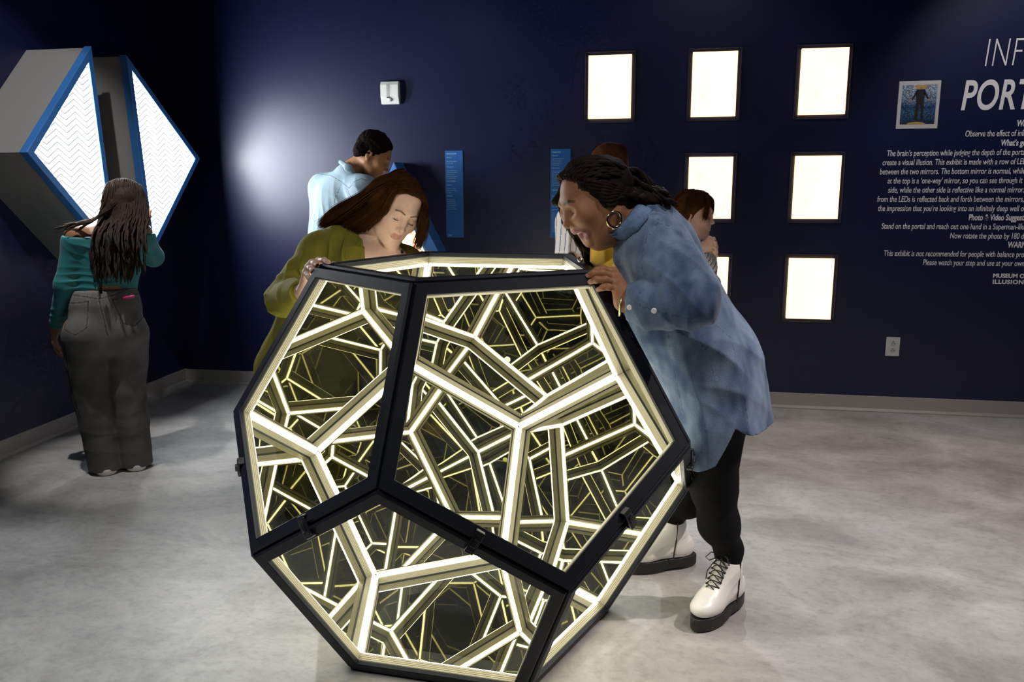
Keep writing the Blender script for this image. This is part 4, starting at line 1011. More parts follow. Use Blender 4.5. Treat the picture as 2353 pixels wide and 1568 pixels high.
# ---- woman in the olive suit -----------------------------------------------------------
def woman_olive():
    root = thing('person', 'long-haired woman in an olive suit bending over the left rim of the sculpture', 'person', (-1.35, 3.05, 0), 'people around the exhibits')
    R = frame((.50, -.70, -.46), (.36, .10, .95)); c = hcentre(929, 506, 2.84, (0, .088, .003), R, 1.0)
    base = (.76, .50, .38); S = Soft(); nb = A(845, 578, 2.98)
    T, J, up, lo_ = head(S, c, R, 1.0, smile=.35, nose=.95, full=.1, lips=1.0, neck=nb, neck_r=.050)
    sh_n, sh_r = A(738, 590, 2.98), A(930, 612, 3.02); el, wr = A(655, 688, 2.78), A(702, 668, 2.42)
    chest = A(845, 640, 2.96); spine = [chest, A(738, 745, 3.05), A(702, 840, 3.10)]
    pd = nv((.55, -.75, -.3))
    S.cap(sh_n, sh_r, .05, k=.05); S.cap(nb, chest, .06, .11, k=.06); S.chain(spine, [.13, .115, .14], k=.06, sq=(pd, .7))
    S.cap(A(845, 598, 2.90), A(905, 604, 2.92), .055, k=.05)
    S.chain([sh_n, el, wr], [.05, .038, .024], k=.03)
    px = [((739, 606, 2.345), (751, 606, 2.300), (758, 611, 2.275), (761, 618, 2.262)), ((723, 611, 2.345), (731, 614, 2.300), (736, 619, 2.275), (739, 626, 2.262)), ((714, 622, 2.345), (720, 625, 2.305), (725, 630, 2.280), (728, 638, 2.268)), ((709, 636, 2.345), (712, 638, 2.310), (715, 643, 2.285), (717, 652, 2.275))]
    for i, q in enumerate(px):
        pts = [A(*k)+nv(A(*k)-np.array(DC))*.012 for k in q]; S.cap(wr, pts[0], .018, .011, k=.014); finger(S, pts, (.0082, .0085, .0082, .0072)[i])
    S.chain([wr, A(738, 625, 2.39), A(758, 614, 2.36), A(769, 607, 2.35)], [.014, .012, .0105, .009], k=.01)
    el_r, wr_r = A(985, 690, 3.02), A(962, 606, 2.86); S.chain([sh_r, el_r, wr_r], [.05, .038, .024], k=.03)
    px = [((965, 592, 2.83), (970, 583, 2.800), (977, 588, 2.778)), ((974, 590, 2.82), (981, 582, 2.795), (987, 589, 2.772)), ((983, 590, 2.82), (990, 583, 2.795), (996, 590, 2.772)), ((990, 592, 2.82), (998, 586, 2.80), (1003, 592, 2.775))]
    for q in px: pts = [A(*k) for k in q]; S.cap(wr_r, pts[0], .017, .011, k=.012); finger(S, pts, .0082)
    hips = spine[-1]; leg = []
    for dx in (-.09, .09):
        k_ = np.array([hips[0]+dx, 3.12, .48]); a_ = np.array([hips[0]+dx, 3.16, .06]); S.chain([hips+np.array([dx, 0, -.05]), k_, a_], [.09, .055, .036], k=.03); leg.append((k_, a_))
    brows = [[T(x*.013, .096, .026), T(x*.030, .094, .033), T(x*.047, .082, .027)] for x in (-1, 1)]
    colf = skincol(base, (.58, .26, .22), [up, lo_], (.06, .03, .018), brows, lr=.0078, br=.0030, extra=[([T(x*.046, .062, -.020), T(x*.047, .062, -.021)], (.70, .33, .25), .006, .03) for x in (-1, 1)])
    S.fn(keep_out(.0125)); S.mesh('body', skin('skin_fair', base, .55), root, .0026, colf)
    la = MB()
    for x in (-1, 1): la.tube([T(x*.0185, .0885, -.0035), T(x*.026, .0925, -.0055), T(x*.036, .091, -.0055), T(x*.047, .081, -.002), T(x*.051, .077, .000)], [.0006, .0011, .0014, .0012, .0005], 5)
    la.build('lashes', pmat('lash_black', (.008, .006, .006), .6), root)
    nk = MB(); nk.tube([A(846, 560, 2.905), A(845, 575, 2.880), A(851, 589, 2.868), A(862, 597, 2.862), A(872, 594, 2.866), A(881, 582, 2.880), A(887, 566, 2.90)], .0012, 5); nk.build('necklace', pmat('pale_gold', (.85, .72, .42), .25, metal=1), root, smooth=True)
    ol = pmat('olive_cloth', (.25, .225, .035), .85, bump=.15, bscale=500, spec=.08, noise=.05, nscale=30)
    H = Soft(); H.cap(sh_n, sh_r, .078, k=.05); H.cap(nb+np.array([0, .03, -.02]), chest, .085, .14, k=.06); H.chain(spine+[A(695, 900, 3.12)], [.165, .165, .185, .195], k=.06, sq=(pd, .74))
    H.cap(A(780, 560, 2.97), A(740, 585, 2.98), .075, .085, k=.06)
    H.chain([sh_n, (sh_n+el)/2, el], [.088, .078, .070], k=.03); H.chain([el, (el+wr)/2, wr+nv(el-wr)*.04], [.070, .058, .042], k=.02); H.chain([sh_r, el_r, wr_r+nv(el_r-wr_r)*.05], [.08, .066, .042], k=.02)
    H.fn(fold_fn([(el, (0, .2, 1)), (el+np.array([.05, 0, .03]), (-.5, 0, 1)), (A(700, 640, 2.8), (1, 0, .6)), (A(790, 590, 2.85), (1, 0, .3))], .014, 50, 21, .09)); H.fn(wob(.005, 12, 5))
    H.chain([A(868, 505, 2.84), A(866, 560, 2.84), A(872, 612, 2.83), A(878, 700, 2.82)], [.075, .062, .052, .02], k=.008, op='sub'); H.cap(wr+nv(wr-el)*-.03, wr+nv(wr-el)*.06, .05, .06, k=.003, op='sub')
    H.fn(keep_out(.016)); H.mesh('blazer', ol, root, .0042)
    Lp = MB(); L0 = [(802, 523), (826, 520), (836, 545), (838, 572), (839, 601), (815, 604), (794, 598), (792, 570), (797, 545)]
    pf = [surf(H, u, v, .010) for u, v in L0]; pb = [surf(H, u, v, -.004) for u, v in L0]; cf_, cb_ = surf(H, 815, 565, .012), surf(H, 815, 565, -.004); n_ = len(L0)
    Lp.add(pf+pb+[cf_, cb_], [(i, (i+1) % n_, 2*n_) for i in range(n_)]+[(n_+i, n_+(i+1) % n_, 2*n_+1) for i in range(n_)]+[(i, (i+1) % n_, n_+(i+1) % n_, n_+i) for i in range(n_)]); Lp.build('lapel', ol, root, bevel=.002)
    Ca = Soft(); Ca.cap(A(906, 592, 2.915), A(900, 650, 2.93), .042, .07, k=.03); Ca.cap(A(909, 572, 2.93), A(908, 600, 2.91), .012, k=.01); Ca.fn(keep_out(.016)); Ca.mesh('camisole', pmat('black_satin', (.008, .008, .012), .5), root, .004)
    Pn = Soft()
    for (k_, a_), dx in zip(leg, (-.09, .09)): Pn.chain([hips+np.array([dx, 0, -.02]), k_, a_+np.array([0, 0, .02])], [.13, .085, .075], k=.04)
    Pn.chain([spine[1], hips], [.13, .155], k=.04); Pn.fn(fold_fn([(hips-np.array([0, .1, .1]), (1, 0, .3))], .006, 30, 2, .2)); Pn.half((0, 0, .02), (0, 0, -1)); Pn.fn(keep_out(.016)); Pn.mesh('trousers', ol, root, .006)
    for k_, a_ in leg:
        F = Soft(); F.cap(a_+np.array([0, .02, -.02]), a_+np.array([.03, -.14, -.030]), .036, .030, k=.02); F.half((0, 0, .002), (0, 0, -1)); F.mesh('shoe', pmat('black_shoe', (.01, .01, .01), .4), root, .005)
    # hair
    hm = pmat('brown_hair', (.060, .025, .009), .65, noise=.25, nscale=60, spec=.0, stretch=(1, 1, 1))
    Cp = Soft(); Cp.ell(T(0, -.016, .036), (.080, .099, .091), R, k=.01); Cp.chain([T(.05, -.03, .02), A(868, 472, 2.97), A(822, 506, 3.02), A(772, 532, 3.08)], [.07, .060, .045, .030], k=.04)
    Cp.chain([T(-.062, .012, .030), A(968, 500, 2.90), A(966, 545, 2.90)], [.026, .018, .010], k=.03)
    Cp.chain([T(.055, -.02, .01), A(868, 500, 2.93), A(850, 528, 2.96)], [.045, .034, .02], k=.03)
    Cp.half(T(0, .046, .060), R@np.array([0, .90, -.42]), k=.012, rad=.085)
    Cp.mesh('hair_mass', hm, root, .0034)
    part = [T(0, .060-.05*t, .088+.035*math.sin(t*1.5)-.02*t*t) for t in np.linspace(0, 1.6, 6)]
    G1 = []
    ends = [(838, 548, 3.02), (815, 552, 3.04), (790, 550, 3.05), (765, 545, 3.07), (745, 535, 3.10), (728, 528, 3.12), (722, 528, 3.16)]
    mids = [(882, 500, 2.80), (868, 500, 2.81), (852, 492, 2.83), (838, 482, 2.87), (832, 460, 2.92), (832, 453, 2.97), (836, 449, 3.0)]
    for i in range(7):
        p = part[min(i, 5)]; q = T(.060+.02*math.sin(i/6*3), .050-.024*i, .070-.003*i); G1.append([p+R@np.array([.002, 0, .006]), (p+q)/2+R@np.array([.016, 0, .018]), q+R@np.array([.012, .002, .004]), A(*mids[i]), A(*mids[i])*.45+A(*ends[i])*.55+np.array([0, -.045, .020]), A(*ends[i])])
    strandset('hair_strands', hm, root, G1, 2200, 3, jit=.006)
    G3 = []
    for i in range(6):
        y = 2.78+.050*i; G3.append([T(.004, .020-.022*i, .130-.004*i), T(.052, .004-.018*i, .118-.006*i), A(852, 442+3*i, y+.02), A(816, 472+2*i, y+.08), A(768, 504, y+.16), A(732, 526, max(y+.22, 3.08))])
    strandset('hair_strands', hm, root, G3, 1100, 8, jit=.008)
    G2 = []
    for i in range(5):
        p = part[min(i, 5)]; q = T(-.066, .048-.02*i, .060); G2.append([p+R@np.array([-.002, 0, .006]), (p+q)/2+R@np.array([-.016, 0, .016]), q+R@np.array([-.012, .006, 0]), A(971+i*1.4, 490, 2.84+.03*i), A(968+i*2.4, 530, 2.84+.03*i), A(950+i*3, 584, 2.84+.03*i)])
    strandset('hair_strands', hm, root, G2, 620, 4, jit=.006)
woman_olive()
# ---- woman in the teal top, seen from behind -------------------------------------------
def woman_teal():
    root = thing('person', 'woman with long locs, teal top and grey jeans, seen from behind facing the diamond', 'person', (-2.62, 3.47, 0), 'people around the exhibits')
    fh = nv((-.62, .76, 0)); rt = nv((.76, .62, 0)); Y0 = 3.50
    base = (.30, .15, .08); S = Soft()
    R = frame(fh+np.array([0, 0, -.12]), (-.05, .10, 1)); c = A(285, 470, 3.62)
    nb = A(268, 518, 3.60)
    T, J, up, lo_ = head(S, c, R, .98, neck=nb, neck_r=.052)
    waist, hipc, chest = A(243, 668, 3.52), A(243, 762, 3.50), A(248, 585, 3.55)
    sl, sr = A(178, 545, 3.46), A(322, 538, 3.70); el, wr = A(152, 655, 3.42), A(128, 752, 3.46)
    elr, wrr = A(352, 590, 3.86), A(330, 520, 4.02)
    S.cap(nb, chest, .07, .11, k=.06); S.cap(sl, sr, .052, k=.05); S.chain([chest, waist, hipc], [.12, .115, .15], k=.05, sq=(fh, .75))
    S.chain([sl, el, wr], [.050, .038, .024], k=.03); S.chain([sr, elr, wrr], [.050, .038, .024], k=.03)
    hand(S, wr, A(126, 800, 3.48)-wr, nv((-.8, -.5, .1)), 1, curl=(.30, .35, .3), s=.98)
    hand(S, wrr, (-.3, .6, .75), (.6, -.6, .5), -1, curl=(.2, .3, .2), s=.98)
    al, ar = A(243, 1062, 3.42), A(310, 1046, 3.50); al[2] = ar[2] = .09
    kl, kr = A(214, 905, 3.44), A(290, 900, 3.52)
    hl, hr = hipc-rt*.088, hipc+rt*.088
    S.chain([hl, kl, al], [.10, .058, .038], k=.04); S.chain([hr, kr, ar], [.10, .058, .038], k=.04)
    S.mesh('body', skin('skin_brown', base, .42), root, .0036, skincol(base))
    # teal top
    H = Soft(); H.chain([A(252, 560, 3.55), chest, A(243, 640, 3.53), A(242, 680, 3.52)], [.150, .150, .130, .138], k=.04, sq=(fh, .72))
    H.chain([sl-np.array([0, 0, .012]), el, wr+nv(el-wr)*.02], [.066, .050, .033], k=.03); H.chain([sr-np.array([0, 0, .012]), elr, wrr], [.066, .050, .034], k=.03)
    H.cap(sl-np.array([0, 0, .02]), sr-np.array([0, 0, .02]), .055, k=.05)
    H.fn(fold_fn([(A(170, 648, 3.42), (0, 0, 1)), (A(240, 650, 3.45), (.05, 0, 1)), (A(200, 560, 3.45), (.5, 0, 1)), (A(128, 720, 3.45), (0, 0, 1))], .0055, 85, 31, .07))
    H.half(A(250, 540, 3.55), (.05, -.03, 1), k=.01); H.half(waist+np.array([0, 0, -.030]), (0, 0, -1), rad=.150); H.half(wr+nv(wr-el)*.012, nv(wr-el), rad=.06)
    H.mesh('teal_top', pmat('teal_jersey', (.012, .17, .19), .6, bump=.12, bscale=600, sheen=.1, noise=.05, nscale=30), root, .0042)
    # jeans
    Q = Soft(); Q.chain([waist+np.array([0, 0, .004]), A(243, 705, 3.51), hipc], [.130, .150, .165], k=.05, sq=(fh, .82))
    for h_, k_, a_, o in ((hl, kl, al, -1), (hr, kr, ar, 1)):
        Q.chain([h_-np.array([0, 0, .02]), (h_+k_)/2, k_, (k_+a_)/2, a_+np.array([0, 0, -.07])], [.110, .104, .092, .084, .080], k=.014)
        Q.ell(h_-fh*.060+np.array([0, 0, -.005]), (.088, .088, .105), k=.04)
    Q.half((0, 0, .016), (0, 0, -1)); Q.half(waist+np.array([0, 0, .012]), (0, 0, 1))
    Q.cap(hipc+np.array([0, 0, -.14])-fh*.22, hipc+np.array([0, 0, .03])-fh*.20, .010, k=.05, op='sub')
    Q.fn(fold_fn([(al+np.array([0, 0, .12]), (0, .2, 1)), (ar+np.array([0, 0, .12]), (0, -.2, 1)), (kl, (.9, 0, .5)), (kr, (-.9, 0, .5))], .005, 32, 41, .12)); Q.fn(wob(.005, 10, 3))
    seam = []
    def bk(u, v): return A(u, v, 3.36)
    polys = [[bk(150, 700), bk(150, 755), bk(176, 766), bk(200, 752), bk(202, 694), bk(150, 700)], [bk(256, 694), bk(281, 750), bk(308, 760), bk(329, 745), bk(318, 690), bk(256, 694)],
             [bk(222, 664), bk(228, 700), bk(236, 730), bk(246, 775)], [bk(168, 680), bk(200, 684), bk(225, 690), bk(260, 684), bk(300, 672)], [bk(168, 664), bk(240, 662), bk(300, 658)], [bk(150, 790), bk(160, 880), bk(185, 960)]]
    n1, n2 = snoise(8, 12), snoise(9, 60)
    fwd_ = nv((-.55, .835, 0))
    def jcol(P):
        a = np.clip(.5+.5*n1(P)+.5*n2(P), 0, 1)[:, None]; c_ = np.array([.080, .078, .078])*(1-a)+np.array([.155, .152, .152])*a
        hs_ = np.clip((P[:, 2]-.20)/.5, 0, 1)[:, None]; c_ = c_*(.62+.38*hs_)  # shade on the lower legs painted into the cloth colour
        for pl in polys:
            for i in range(len(pl)-1):
                a_, b_ = pl[i].copy(), pl[i+1].copy(); o = np.array([0, 0, 1.4])
                # compare directions from the viewer-independent vertical plane behind her: project along her facing
                ab = b_-a_; ab = ab-fwd_*(ab@fwd_); X = P-a_; X = X-np.outer(X@fwd_, fwd_); h = np.clip(X@ab/(ab@ab), 0, 1); d_ = np.linalg.norm(X-h[:, None]*ab, axis=1)
                m_ = (d_ < .0035) & ((P-hipc)@fwd_ < 0); c_[m_] *= .55; m2 = (d_ >= .0035) & (d_ < .0075) & ((P-hipc)@fwd_ < 0); c_[m2] *= 1.25
        return c_
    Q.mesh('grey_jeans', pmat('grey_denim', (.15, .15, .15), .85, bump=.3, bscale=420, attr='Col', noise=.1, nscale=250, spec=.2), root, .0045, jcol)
    bl = MB()
    for u in (232,): bl.tube([bk(u, 650)+fh*.03, bk(u, 662)+fh*.02, bk(u+1, 676)+fh*.03], .006, 6)
    bl.build('belt_loop', pmat('grey_denim', (.15, .15, .15), .85), root)
    MB().tube([bk(286, 689)+fh*.055, bk(310, 684)+fh*.055], .006, 8).build('lip_gloss', pmat('pink_gloss', (.7, .05, .22), .3), root, smooth=True)
    sc = Soft(); 
    for a_ in (al, ar):
        F = Soft(); h0 = a_.copy(); h0[2] = .055; F.cap(h0-fh*.03, h0+fh*.16+np.array([0, 0, -.008]), .042, .040, k=.03); F.half((0, 0, .022), (0, 0, -1))
        F.mesh('shoe', pmat('dark_canvas', (.012, .012, .014), .7), root, .005)
        G = Soft(); h1 = h0.copy(); h1[2] = .020; G.cap(h1-fh*.035, h1+fh*.165, .046, .046, k=.01); G.half((0, 0, .038), (0, 0, 1)); G.half((0, 0, .001), (0, 0, -1)); G.mesh('shoe_sole', pmat('white_rubber', (.62, .60, .58), .5), root, .005)
    # locs
    lm = pmat('dark_locs', (.046, .031, .024), .8, bump=.5, bscale=350, noise=.3, nscale=90, spec=.1)
    Cp = Soft(); Cp.ell(T(0, -.018, .030), (.079, .096, .080), R, k=.01); Cp.ell(T(0, -.07, -.03), (.062, .045, .07), R, k=.04); Cp.fn(wob(.004, 120, 6)); Cp.half(T(0, .055, .0), R@np.array([0, 1., -.3]), k=.01); Cp.mesh('hair_cap', lm, root, .0036)
    m = MB(); rr = np.random.default_rng(11)
    for k in range(150):
        x = rr.uniform(-1, 1); row = rr.uniform(0, 1)
        p0 = T(.060*x, .03-.07*row, .122-.028*x*x-.012*row); p1 = T(.086*x, -.075-.02*row, .092-.03*abs(x)); p2 = T(.098*x, -.112+.02*abs(x), .01)
        eu, ev_ = 270+58*x+rr.uniform(-22, 18), rr.uniform(560, 655)
        if k % 6 == 0 and x < -.1: eu, ev_ = rr.uniform(122, 185), rr.uniform(512, 535)
        if k % 9 == 0: eu, ev_ = rr.uniform(225, 300), rr.uniform(585, 650)
        yy = 3.40+.07*max(x, 0)+rr.uniform(-.02, .02)
        e = A(eu, ev_, yy); md = A(285+48*x+(eu-270)*.15, 500, 3.50+.08*max(x, 0)); md2 = (md*.45+e*.55)+np.array([rr.uniform(-.02, .02), -.025, .0])
        if ev_ < 540: md = A(225, 500, 3.46); md2 = A((eu+235)/2, 512, 3.42)
        pm = T(.074*x, -.028-.02*row, .124-.026*x*x); braid(m, [p0, pm, p1, p2, md, md2, e], rr.uniform(.0050, .0075), k, seg=4, step=.010, twist=45)
    m.build('locs', lm, root, smooth=True)
woman_teal()

# ---- man in the pale denim shirt --------------------------------------------------------
def man_back():
    root = thing('person', 'curly-haired man in a pale denim shirt, head bowed over the triangular exhibit', 'person', (-1.95, 4.55, 0), 'people around the exhibits')
    Y0 = 4.55; base = (.40, .20, .10); S = Soft(); R = frame((.80, .14, -.58), (.52, .10, .80)); c = A(858, 356, Y0); nb = A(812, 398, Y0)
    T, J, up, lo_ = head(S, c, R, 1.0, neck=nb, neck_r=.052)
    chest, waist, hip = A(782, 480, Y0), A(775, 600, Y0+.02), A(778, 700, Y0+.02)
    rt = nv((.80, -.55, 0)); fh = nv((.55, .80, 0)); sl, sr = A(745, 432, Y0+.10), A(838, 440, Y0-.13)
    S.cap(nb, chest, .07, .12, k=.05); S.chain([chest, waist, hip], [.14, .13, .14], k=.05, sq=(fh, .72)); S.cap(sl, sr, .055, k=.05)
    elr, wrr = A(880, 520, Y0-.20), A(925, 600, Y0-.02); ell_, wrl = A(735, 560, Y0+.18), A(850, 600, Y0+.12)
    S.chain([sr, elr, wrr], [.055, .042, .027], k=.03); S.chain([sl, ell_, wrl], [.055, .042, .027], k=.03)
    hand(S, wrr, (.5, .5, -.3), (0, -.3, 1), -1, curl=(.4, .4, .3)); hand(S, wrl, (.6, .5, -.2), (0, -.2, 1), 1, curl=(.4, .4, .3))
    ank = []
    for s_ in (-1, 1):
        h_ = hip+rt*s_*.09; k_ = np.array([h_[0], h_[1]+.03, .50]); a_ = np.array([h_[0], h_[1], .09]); S.chain([h_, k_, a_], [.09, .06, .042], k=.03); ank.append((h_, k_, a_))
    S.mesh('body', skin('skin_tan', base, .45), root, .0036, skincol(base, brow=(.03, .015, .01), brows=[[T(x*.014, .094, .030), T(x*.045, .083, .032)] for x in (-1, 1)], br=.004))
    H = Soft(); H.cap(sl, sr, .078, k=.05); H.cap(A(800, 412, Y0), sl, .06, .075, k=.06); H.cap(A(800, 412, Y0), sr, .06, .075, k=.06); H.cap(A(805, 408, Y0), A(790, 450, Y0), .08, .14, k=.06); H.chain([chest, A(770, 550, Y0), waist, A(776, 690, Y0)], [.172, .168, .165, .175], k=.05, sq=(fh, .78))
    H.cap(A(742, 440, Y0+.08), A(738, 560, Y0+.10), .07, .08, k=.05)
    H.chain([sr, elr, wrr+nv(elr-wrr)*.06], [.082, .066, .045], k=.03); H.chain([sl, ell_, wrl+nv(ell_-wrl)*.06], [.082, .066, .045], k=.03)
    H.fn(fold_fn([(A(800, 470, Y0-.2), (.9, 0, .3)), (A(835, 480, Y0-.2), (.5, 0, 1)), (A(760, 520, Y0-.1), (1, 0, 0)), (A(745, 500, Y0-.1), (1, 0, .1))], .010, 38, 51, .13)); H.fn(wob(.004, 12, 5)); H.half(A(776, 668, Y0), (0, 0, -1), rad=.22); H.half(A(808, 385, Y0), A(835, 360, Y0)-A(800, 410, Y0), rad=.12)
    n1, n2 = snoise(13, 10), snoise(14, 45)
    sm = linecol([dense(H, l) for l in ([(729, 399), (761, 404), (786, 419), (803, 433)], [(803, 433), (813, 419), (830, 410), (844, 416)], [(799, 435), (813, 468)], [(786, 421), (769, 458), (767, 510)])], w1=.0032, w2=.006, dark=.55)
    def mcol(P):
        a = np.clip(.5+.5*n1(P)+.4*n2(P), 0, 1)[:, None]; c_ = np.array([.21, .30, .37])*(1-a)+np.array([.31, .40, .46])*a
        c_ = sm(P, c_)
        return c_
    pd_ = pmat('pale_denim', (.4, .5, .58), .85, bump=.3, bscale=400, attr='Col', spec=.2)
    H.mesh('denim_shirt', pd_, root, .005, mcol)
    K = Soft(); K.chain([A(783, 372, Y0-.06), A(800, 385, Y0-.10), A(822, 412, Y0-.09)], [.014, .018, .014], k=.01, sq=(nv((.2, -1, .3)), .4)); K.mesh('collar', pd_, root, .004, mcol)
    Pn = Soft(); Pn.cap(waist, hip, .14, .16, k=.04, sq=(fh, .75))
    for h_, k_, a_ in ank:
        Pn.chain([h_, k_, a_-np.array([0, 0, .03])], [.11, .08, .065], k=.03)
        F = Soft(); F.cap(a_+np.array([0, 0, -.045]), a_+fh*.17+np.array([0, 0, -.055]), .045, .038, k=.02); F.half((0, 0, .002), (0, 0, -1)); F.mesh('shoe', pmat('black_shoe', (.01, .01, .01), .4), root, .006)
    Pn.half((0, 0, .03), (0, 0, -1)); Pn.mesh('trousers', pmat('dark_trousers', (.02, .02, .03), .8), root, .007)
    Cp = Soft(); Cp.ell(T(0, -.018, .042), (.083, .104, .090), R, k=.01); Cp.cap(T(-.045, -.06, -.02), T(.045, -.06, -.02), .045, k=.03)
    nz = snoise(4, 150, 8); nz2 = snoise(9, 260, 8)
    def curls(P, d): return d-np.abs(nz(P))*.009-nz2(P)*.003
    Cp.half(T(0, .055, .055), R@np.array([0, .86, -.5]), k=.008); Cp.half(T(0, -.0, -.008), R@np.array([0, .62, -.8]), k=.008); Cp.fn(curls)
    Cp.mesh('curly_hair', pmat('black_curls', (.008, .005, .004), .8, bump=.6, bscale=500, spec=.05), root, .0026)
man_back()

# ---- person with long brown hair and a striped shirt, behind the laughing woman ---------
def striped():
    root = thing('person', 'long-haired person in a vertically striped shirt, mostly hidden behind the laughing woman', 'person', (-.3, 4.1, 0), 'people around the exhibits')
    Y0 = 4.1; base = (.5, .28, .18); S = Soft(); R = frame((.25, .93, -.20), (.05, .1, 1)); c = A(1403, 392, Y0); nb = A(1392, 460, Y0)
    T, J, up, lo_ = head(S, c, R, 1.0, neck=nb, neck_r=.05)
    chest, waist, hip = A(1378, 530, Y0), A(1370, 610, Y0), A(1370, 690, Y0); fh = np.array([.1, 1, 0]); sl, sr = A(1316, 510, Y0), A(1452, 510, Y0)
    S.cap(nb, chest, .07, .11, k=.05); S.chain([chest, waist, hip], [.13, .12, .14], k=.05, sq=(fh, .7)); S.cap(sl, sr, .05, k=.05)
    el, wr = A(1305, 610, Y0), A(1330, 640, Y0+.25); er, wr2 = A(1465, 600, Y0), A(1440, 640, Y0+.25); S.chain([sl, el, wr], [.05, .04, .026], k=.03); S.chain([sr, er, wr2], [.05, .04, .026], k=.03)
    hand(S, wr, (.2, 1, 0), (0, 0, 1), 1); hand(S, wr2, (-.2, 1, 0), (0, 0, 1), -1)
    lg = []
    for s_ in (-1, 1):
        h_ = hip+np.array([s_*.09, 0, 0]); k_ = np.array([h_[0], h_[1]-.02, .48]); a_ = np.array([h_[0], h_[1], .09]); S.chain([h_, k_, a_], [.09, .06, .042], k=.03); lg.append((h_, k_, a_))
    S.mesh('body', skin('skin_light', base), root, .0045, skincol(base))
    H = Soft(); H.cap(sl, sr, .075, k=.05); H.cap(nb, chest, .08, .13, k=.05); H.chain([chest, waist, A(1370, 680, Y0)], [.17, .17, .19], k=.05, sq=(fh, .78)); H.cap(sl, A(1322, 640, Y0-.02), .075, .105, k=.05)
    H.chain([sl, el, wr], [.072, .06, .045], k=.03); H.chain([sr, er, wr2], [.072, .06, .045], k=.03); H.fn(fold_fn([(A(1310, 560, Y0-.1), (1, 0, 0))], .010, 34, 3, .15)); H.half(A(1370, 670, Y0), (0, 0, -1))
    def scol(P):
        t = ((P[:, 0]+.01*np.sin(P[:, 2]*9))/.0285) % 1; c_ = np.tile((.62, .57, .53), (len(P), 1)); c_[t < .14] = (.05, .07, .16); return c_
    H.mesh('striped_shirt', pmat('striped_cotton', (.6, .56, .52), .8, attr='Col', bump=.1, bscale=500), root, .0042, scol)
    Pn = Soft(); Pn.cap(waist, hip, .13, .155, k=.04, sq=(fh, .75))
    for h_, k_, a_ in lg:
        Pn.chain([h_, k_, a_-np.array([0, 0, .03])], [.11, .08, .065], k=.03)
        F = Soft(); F.cap(a_+np.array([0, -.02, -.045]), a_+np.array([0, .15, -.055]), .045, .038, k=.02); F.half((0, 0, .002), (0, 0, -1)); F.mesh('shoe', pmat('black_shoe', (.01, .01, .01), .4), root, .006)
    Pn.half((0, 0, .03), (0, 0, -1)); Pn.mesh('trousers', pmat('dark_trousers', (.02, .02, .03), .8), root, .007)
    hm = pmat('chestnut_hair', (.075, .026, .010), .6, spec=.05, noise=.25, nscale=60)
    Cp = Soft(); Cp.ell(T(0, -.018, .034), (.082, .102, .093), R, k=.01); Cp.chain([T(0, -.055, 0), T(.01, -.085, -.10), T(.02, -.10, -.22)], [.085, .082, .075], k=.05, sq=((0, 1, 0), .55)); Cp.mesh('hair_mass', hm, root, .004)
    G = []
    for i in range(9):
        a = -1.4+2.8*i/8; p = T(.02*math.sin(a), .02-.03*math.cos(a), .128); q = T(.088*math.sin(a), -.03-.075*math.cos(a), .06); e1 = T(.092*math.sin(a), -.045-.075*math.cos(a), -.06); e2 = T(.088*math.sin(a)+.02, -.07-.06*math.cos(a), -.24); G.append([p, (p+q)/2+R@np.array([.02*math.sin(a), -.02*math.cos(a), .02]), q, e1, e2])
    strandset('hair_strands', hm, root, G, 900, 7, jit=.005)
striped()

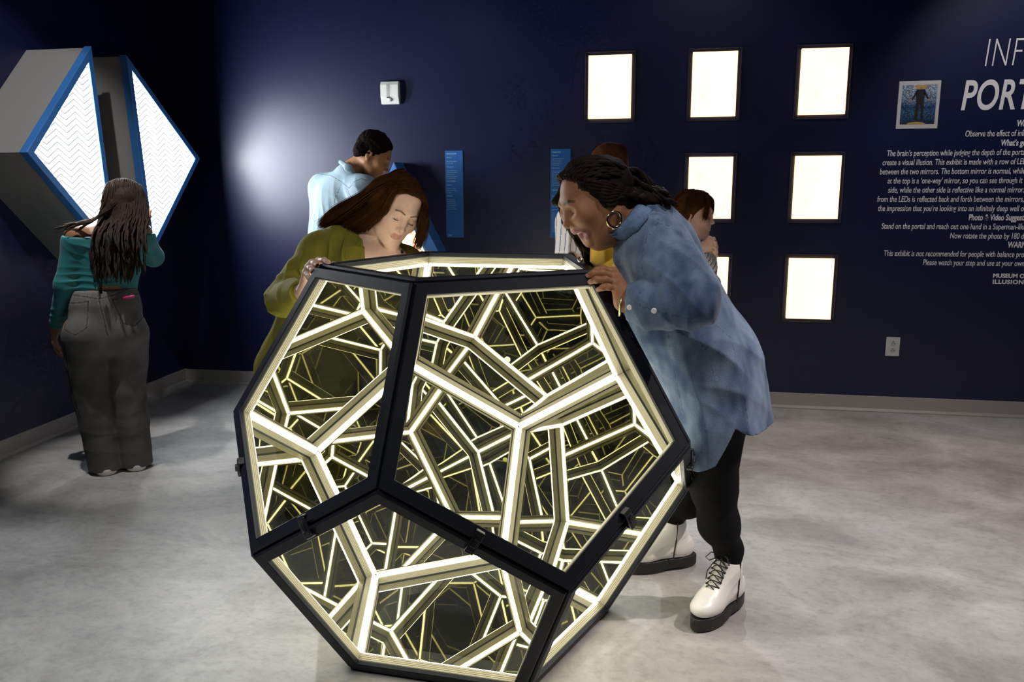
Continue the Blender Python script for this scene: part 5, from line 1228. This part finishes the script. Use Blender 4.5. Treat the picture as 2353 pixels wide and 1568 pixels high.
# ---- child ------------------------------------------------------------------------------
def child():
    root = thing('person', 'brown-haired child in a striped tee with a hand on the shoulder, before a lit panel', 'person', (.35, 4.2, 0), 'people around the exhibits')
    Y0 = 4.2; base = (.74, .46, .36); S = Soft(); R = frame((.93, -.22, -.10), (.0, .0, 1)); s = .90; c = A(1594, 494, Y0); nb = A(1592, 548, Y0)
    T, J, up, lo_ = head(S, c, R, s, nose=.85, full=.3, neck=nb, neck_r=.042, smile=.1)
    chest, waist, hip = A(1596, 610, Y0), A(1598, 690, Y0), A(1600, 750, Y0); fh = nv((.93, -.22, 0)); sn, sf = A(1598, 585, Y0-.11), A(1606, 578, Y0+.12)
    S.cap(nb, chest, .055, .085, k=.04); S.chain([chest, waist, hip], [.10, .10, .12], k=.04, sq=(fh, .8)); S.cap(sn, sf, .042, k=.04)
    eln = A(1640, 650, Y0-.05); S.chain([sn, eln], [.038, .028], k=.03)
    wf = A(1618, 567, Y0-.14); S.chain([sf, A(1626, 592, Y0+.0), wf], [.034, .026, .022], k=.03); S.chain([eln, A(1640, 705, Y0-.12)], [.028, .022], k=.03)
    px = [((1631, 547, 4.03), (1640, 549, 4.00), (1645, 558, 4.01)), ((1635, 556, 4.02), (1644, 560, 3.99), (1648, 569, 4.00)), ((1636, 565, 4.02), (1645, 571, 3.99), (1648, 580, 4.00)), ((1634, 573, 4.03), (1642, 580, 4.00), (1648, 589, 4.01))]
    for q in px: pts = [A(*k) for k in q]; S.cap(wf, pts[0], .020, .0105, k=.014); finger(S, pts, .0076)
    lg = []
    for s_ in (-1, 1):
        h_ = hip+np.array([.02*s_, s_*.075, 0]); k_ = np.array([h_[0], h_[1], .40]); a_ = np.array([h_[0], h_[1], .08]); S.chain([h_, k_, a_], [.075, .05, .036], k=.03); lg.append((h_, k_, a_))
    colf = skincol(base, (.70, .30, .26), [up, lo_], lr=.0052)
    S.mesh('body', skin('skin_pale', base), root, .0030, colf)
    H = Soft(); H.cap(sn, sf, .056, k=.04); H.cap(nb-np.array([0, 0, .03]), chest, .06, .10, k=.05); H.chain([chest, waist, A(1598, 740, Y0)], [.125, .13, .14], k=.04, sq=(fh, .82)); H.cap(sn, sn*.22+eln*.78+np.array([.01, 0, 0]), .056, .054, k=.02); H.cap(sf, A(1626, 590, Y0+.04), .050, .042, k=.02)
    H.cap(sn*.18+eln*.82+np.array([.01, 0, 0]), eln+np.array([.02, 0, -.03]), .062, .07, k=.003, op='sub'); H.half(A(1598, 735, Y0), (0, 0, -1)); H.fn(wob(.004, 18, 2))
    ax = nv(eln-sn)
    def bcol(P):
        near = (P-chest)@fh > .03; t = np.where(near, ((P-sn)@ax), -P[:, 2])/.0225 % 1; c_ = np.tile((.72, .69, .66), (len(P), 1)); c_[t < .20] = (.03, .03, .04); return c_
    H.mesh('striped_tee', pmat('striped_jersey', (.7, .68, .66), .8, attr='Col'), root, .0035, bcol)
    Pn = Soft(); Pn.cap(waist, hip, .115, .13, k=.04, sq=(fh, .8))
    for h_, k_, a_ in lg:
        Pn.chain([h_, k_, a_-np.array([0, 0, .03])], [.09, .068, .055], k=.03)
        F = Soft(); F.cap(a_+np.array([0, 0, -.045]), a_+fh*.13+np.array([0, 0, -.05]), .038, .033, k=.02); F.half((0, 0, .002), (0, 0, -1)); F.mesh('shoe', pmat('black_shoe', (.01, .01, .01), .4), root, .006)
    Pn.half((0, 0, .03), (0, 0, -1)); Pn.mesh('trousers', pmat('dark_trousers', (.02, .02, .03), .8), root, .007)
    hm = pmat('auburn_hair', (.085, .032, .010), .6, spec=.05, noise=.25, nscale=60)
    Cp = Soft(); Cp.ell(T(0, -.020, .036), np.array([.084, .104, .094])*s, R, k=.01); Cp.cap(T(-.05, -.045, -.03), T(.05, -.045, -.03), .045*s, k=.03)
    Cp.half(T(0, .070, .05), R@np.array([0, .9, -.35]), k=.008); Cp.half(T(0, -.0, -.045), R@np.array([0, .7, -.7]), k=.008); Cp.mesh('hair_cap', hm, root, .0032)
    G = []
    for i in range(12):
        a = -.15+i*.5236*.95; x, y = math.cos(a), math.sin(a); p = T(.01*x, -.01+.01*y, .130); q = T(.084*x, -.02+.095*y, .065); e = T(.086*x, -.022+.10*y, -.012 if y < .2 else .028)
        if y < -.2: e = T(.080*x, -.02+.095*y, -.065)
        G.append([p, (p+q)/2+R@np.array([.022*x, .022*y, .022]), q, e])
    strandset('hair_strands', hm, root, G, 900, 9, jit=.005, wave=.0015)
    G = [[T(sx*.020, .05, .118), T(sx*.060, .085, .085), T(sx*.074, .078, .035), T(sx*.066, .076, -.035+.02*j)] for sx in (-1, 1) for j in (0, 1)]
    strandset('hair_fringe', hm, root, G[:2], 170, 10, jit=.006); strandset('hair_fringe', hm, root, G[2:], 170, 11, jit=.006)
child()
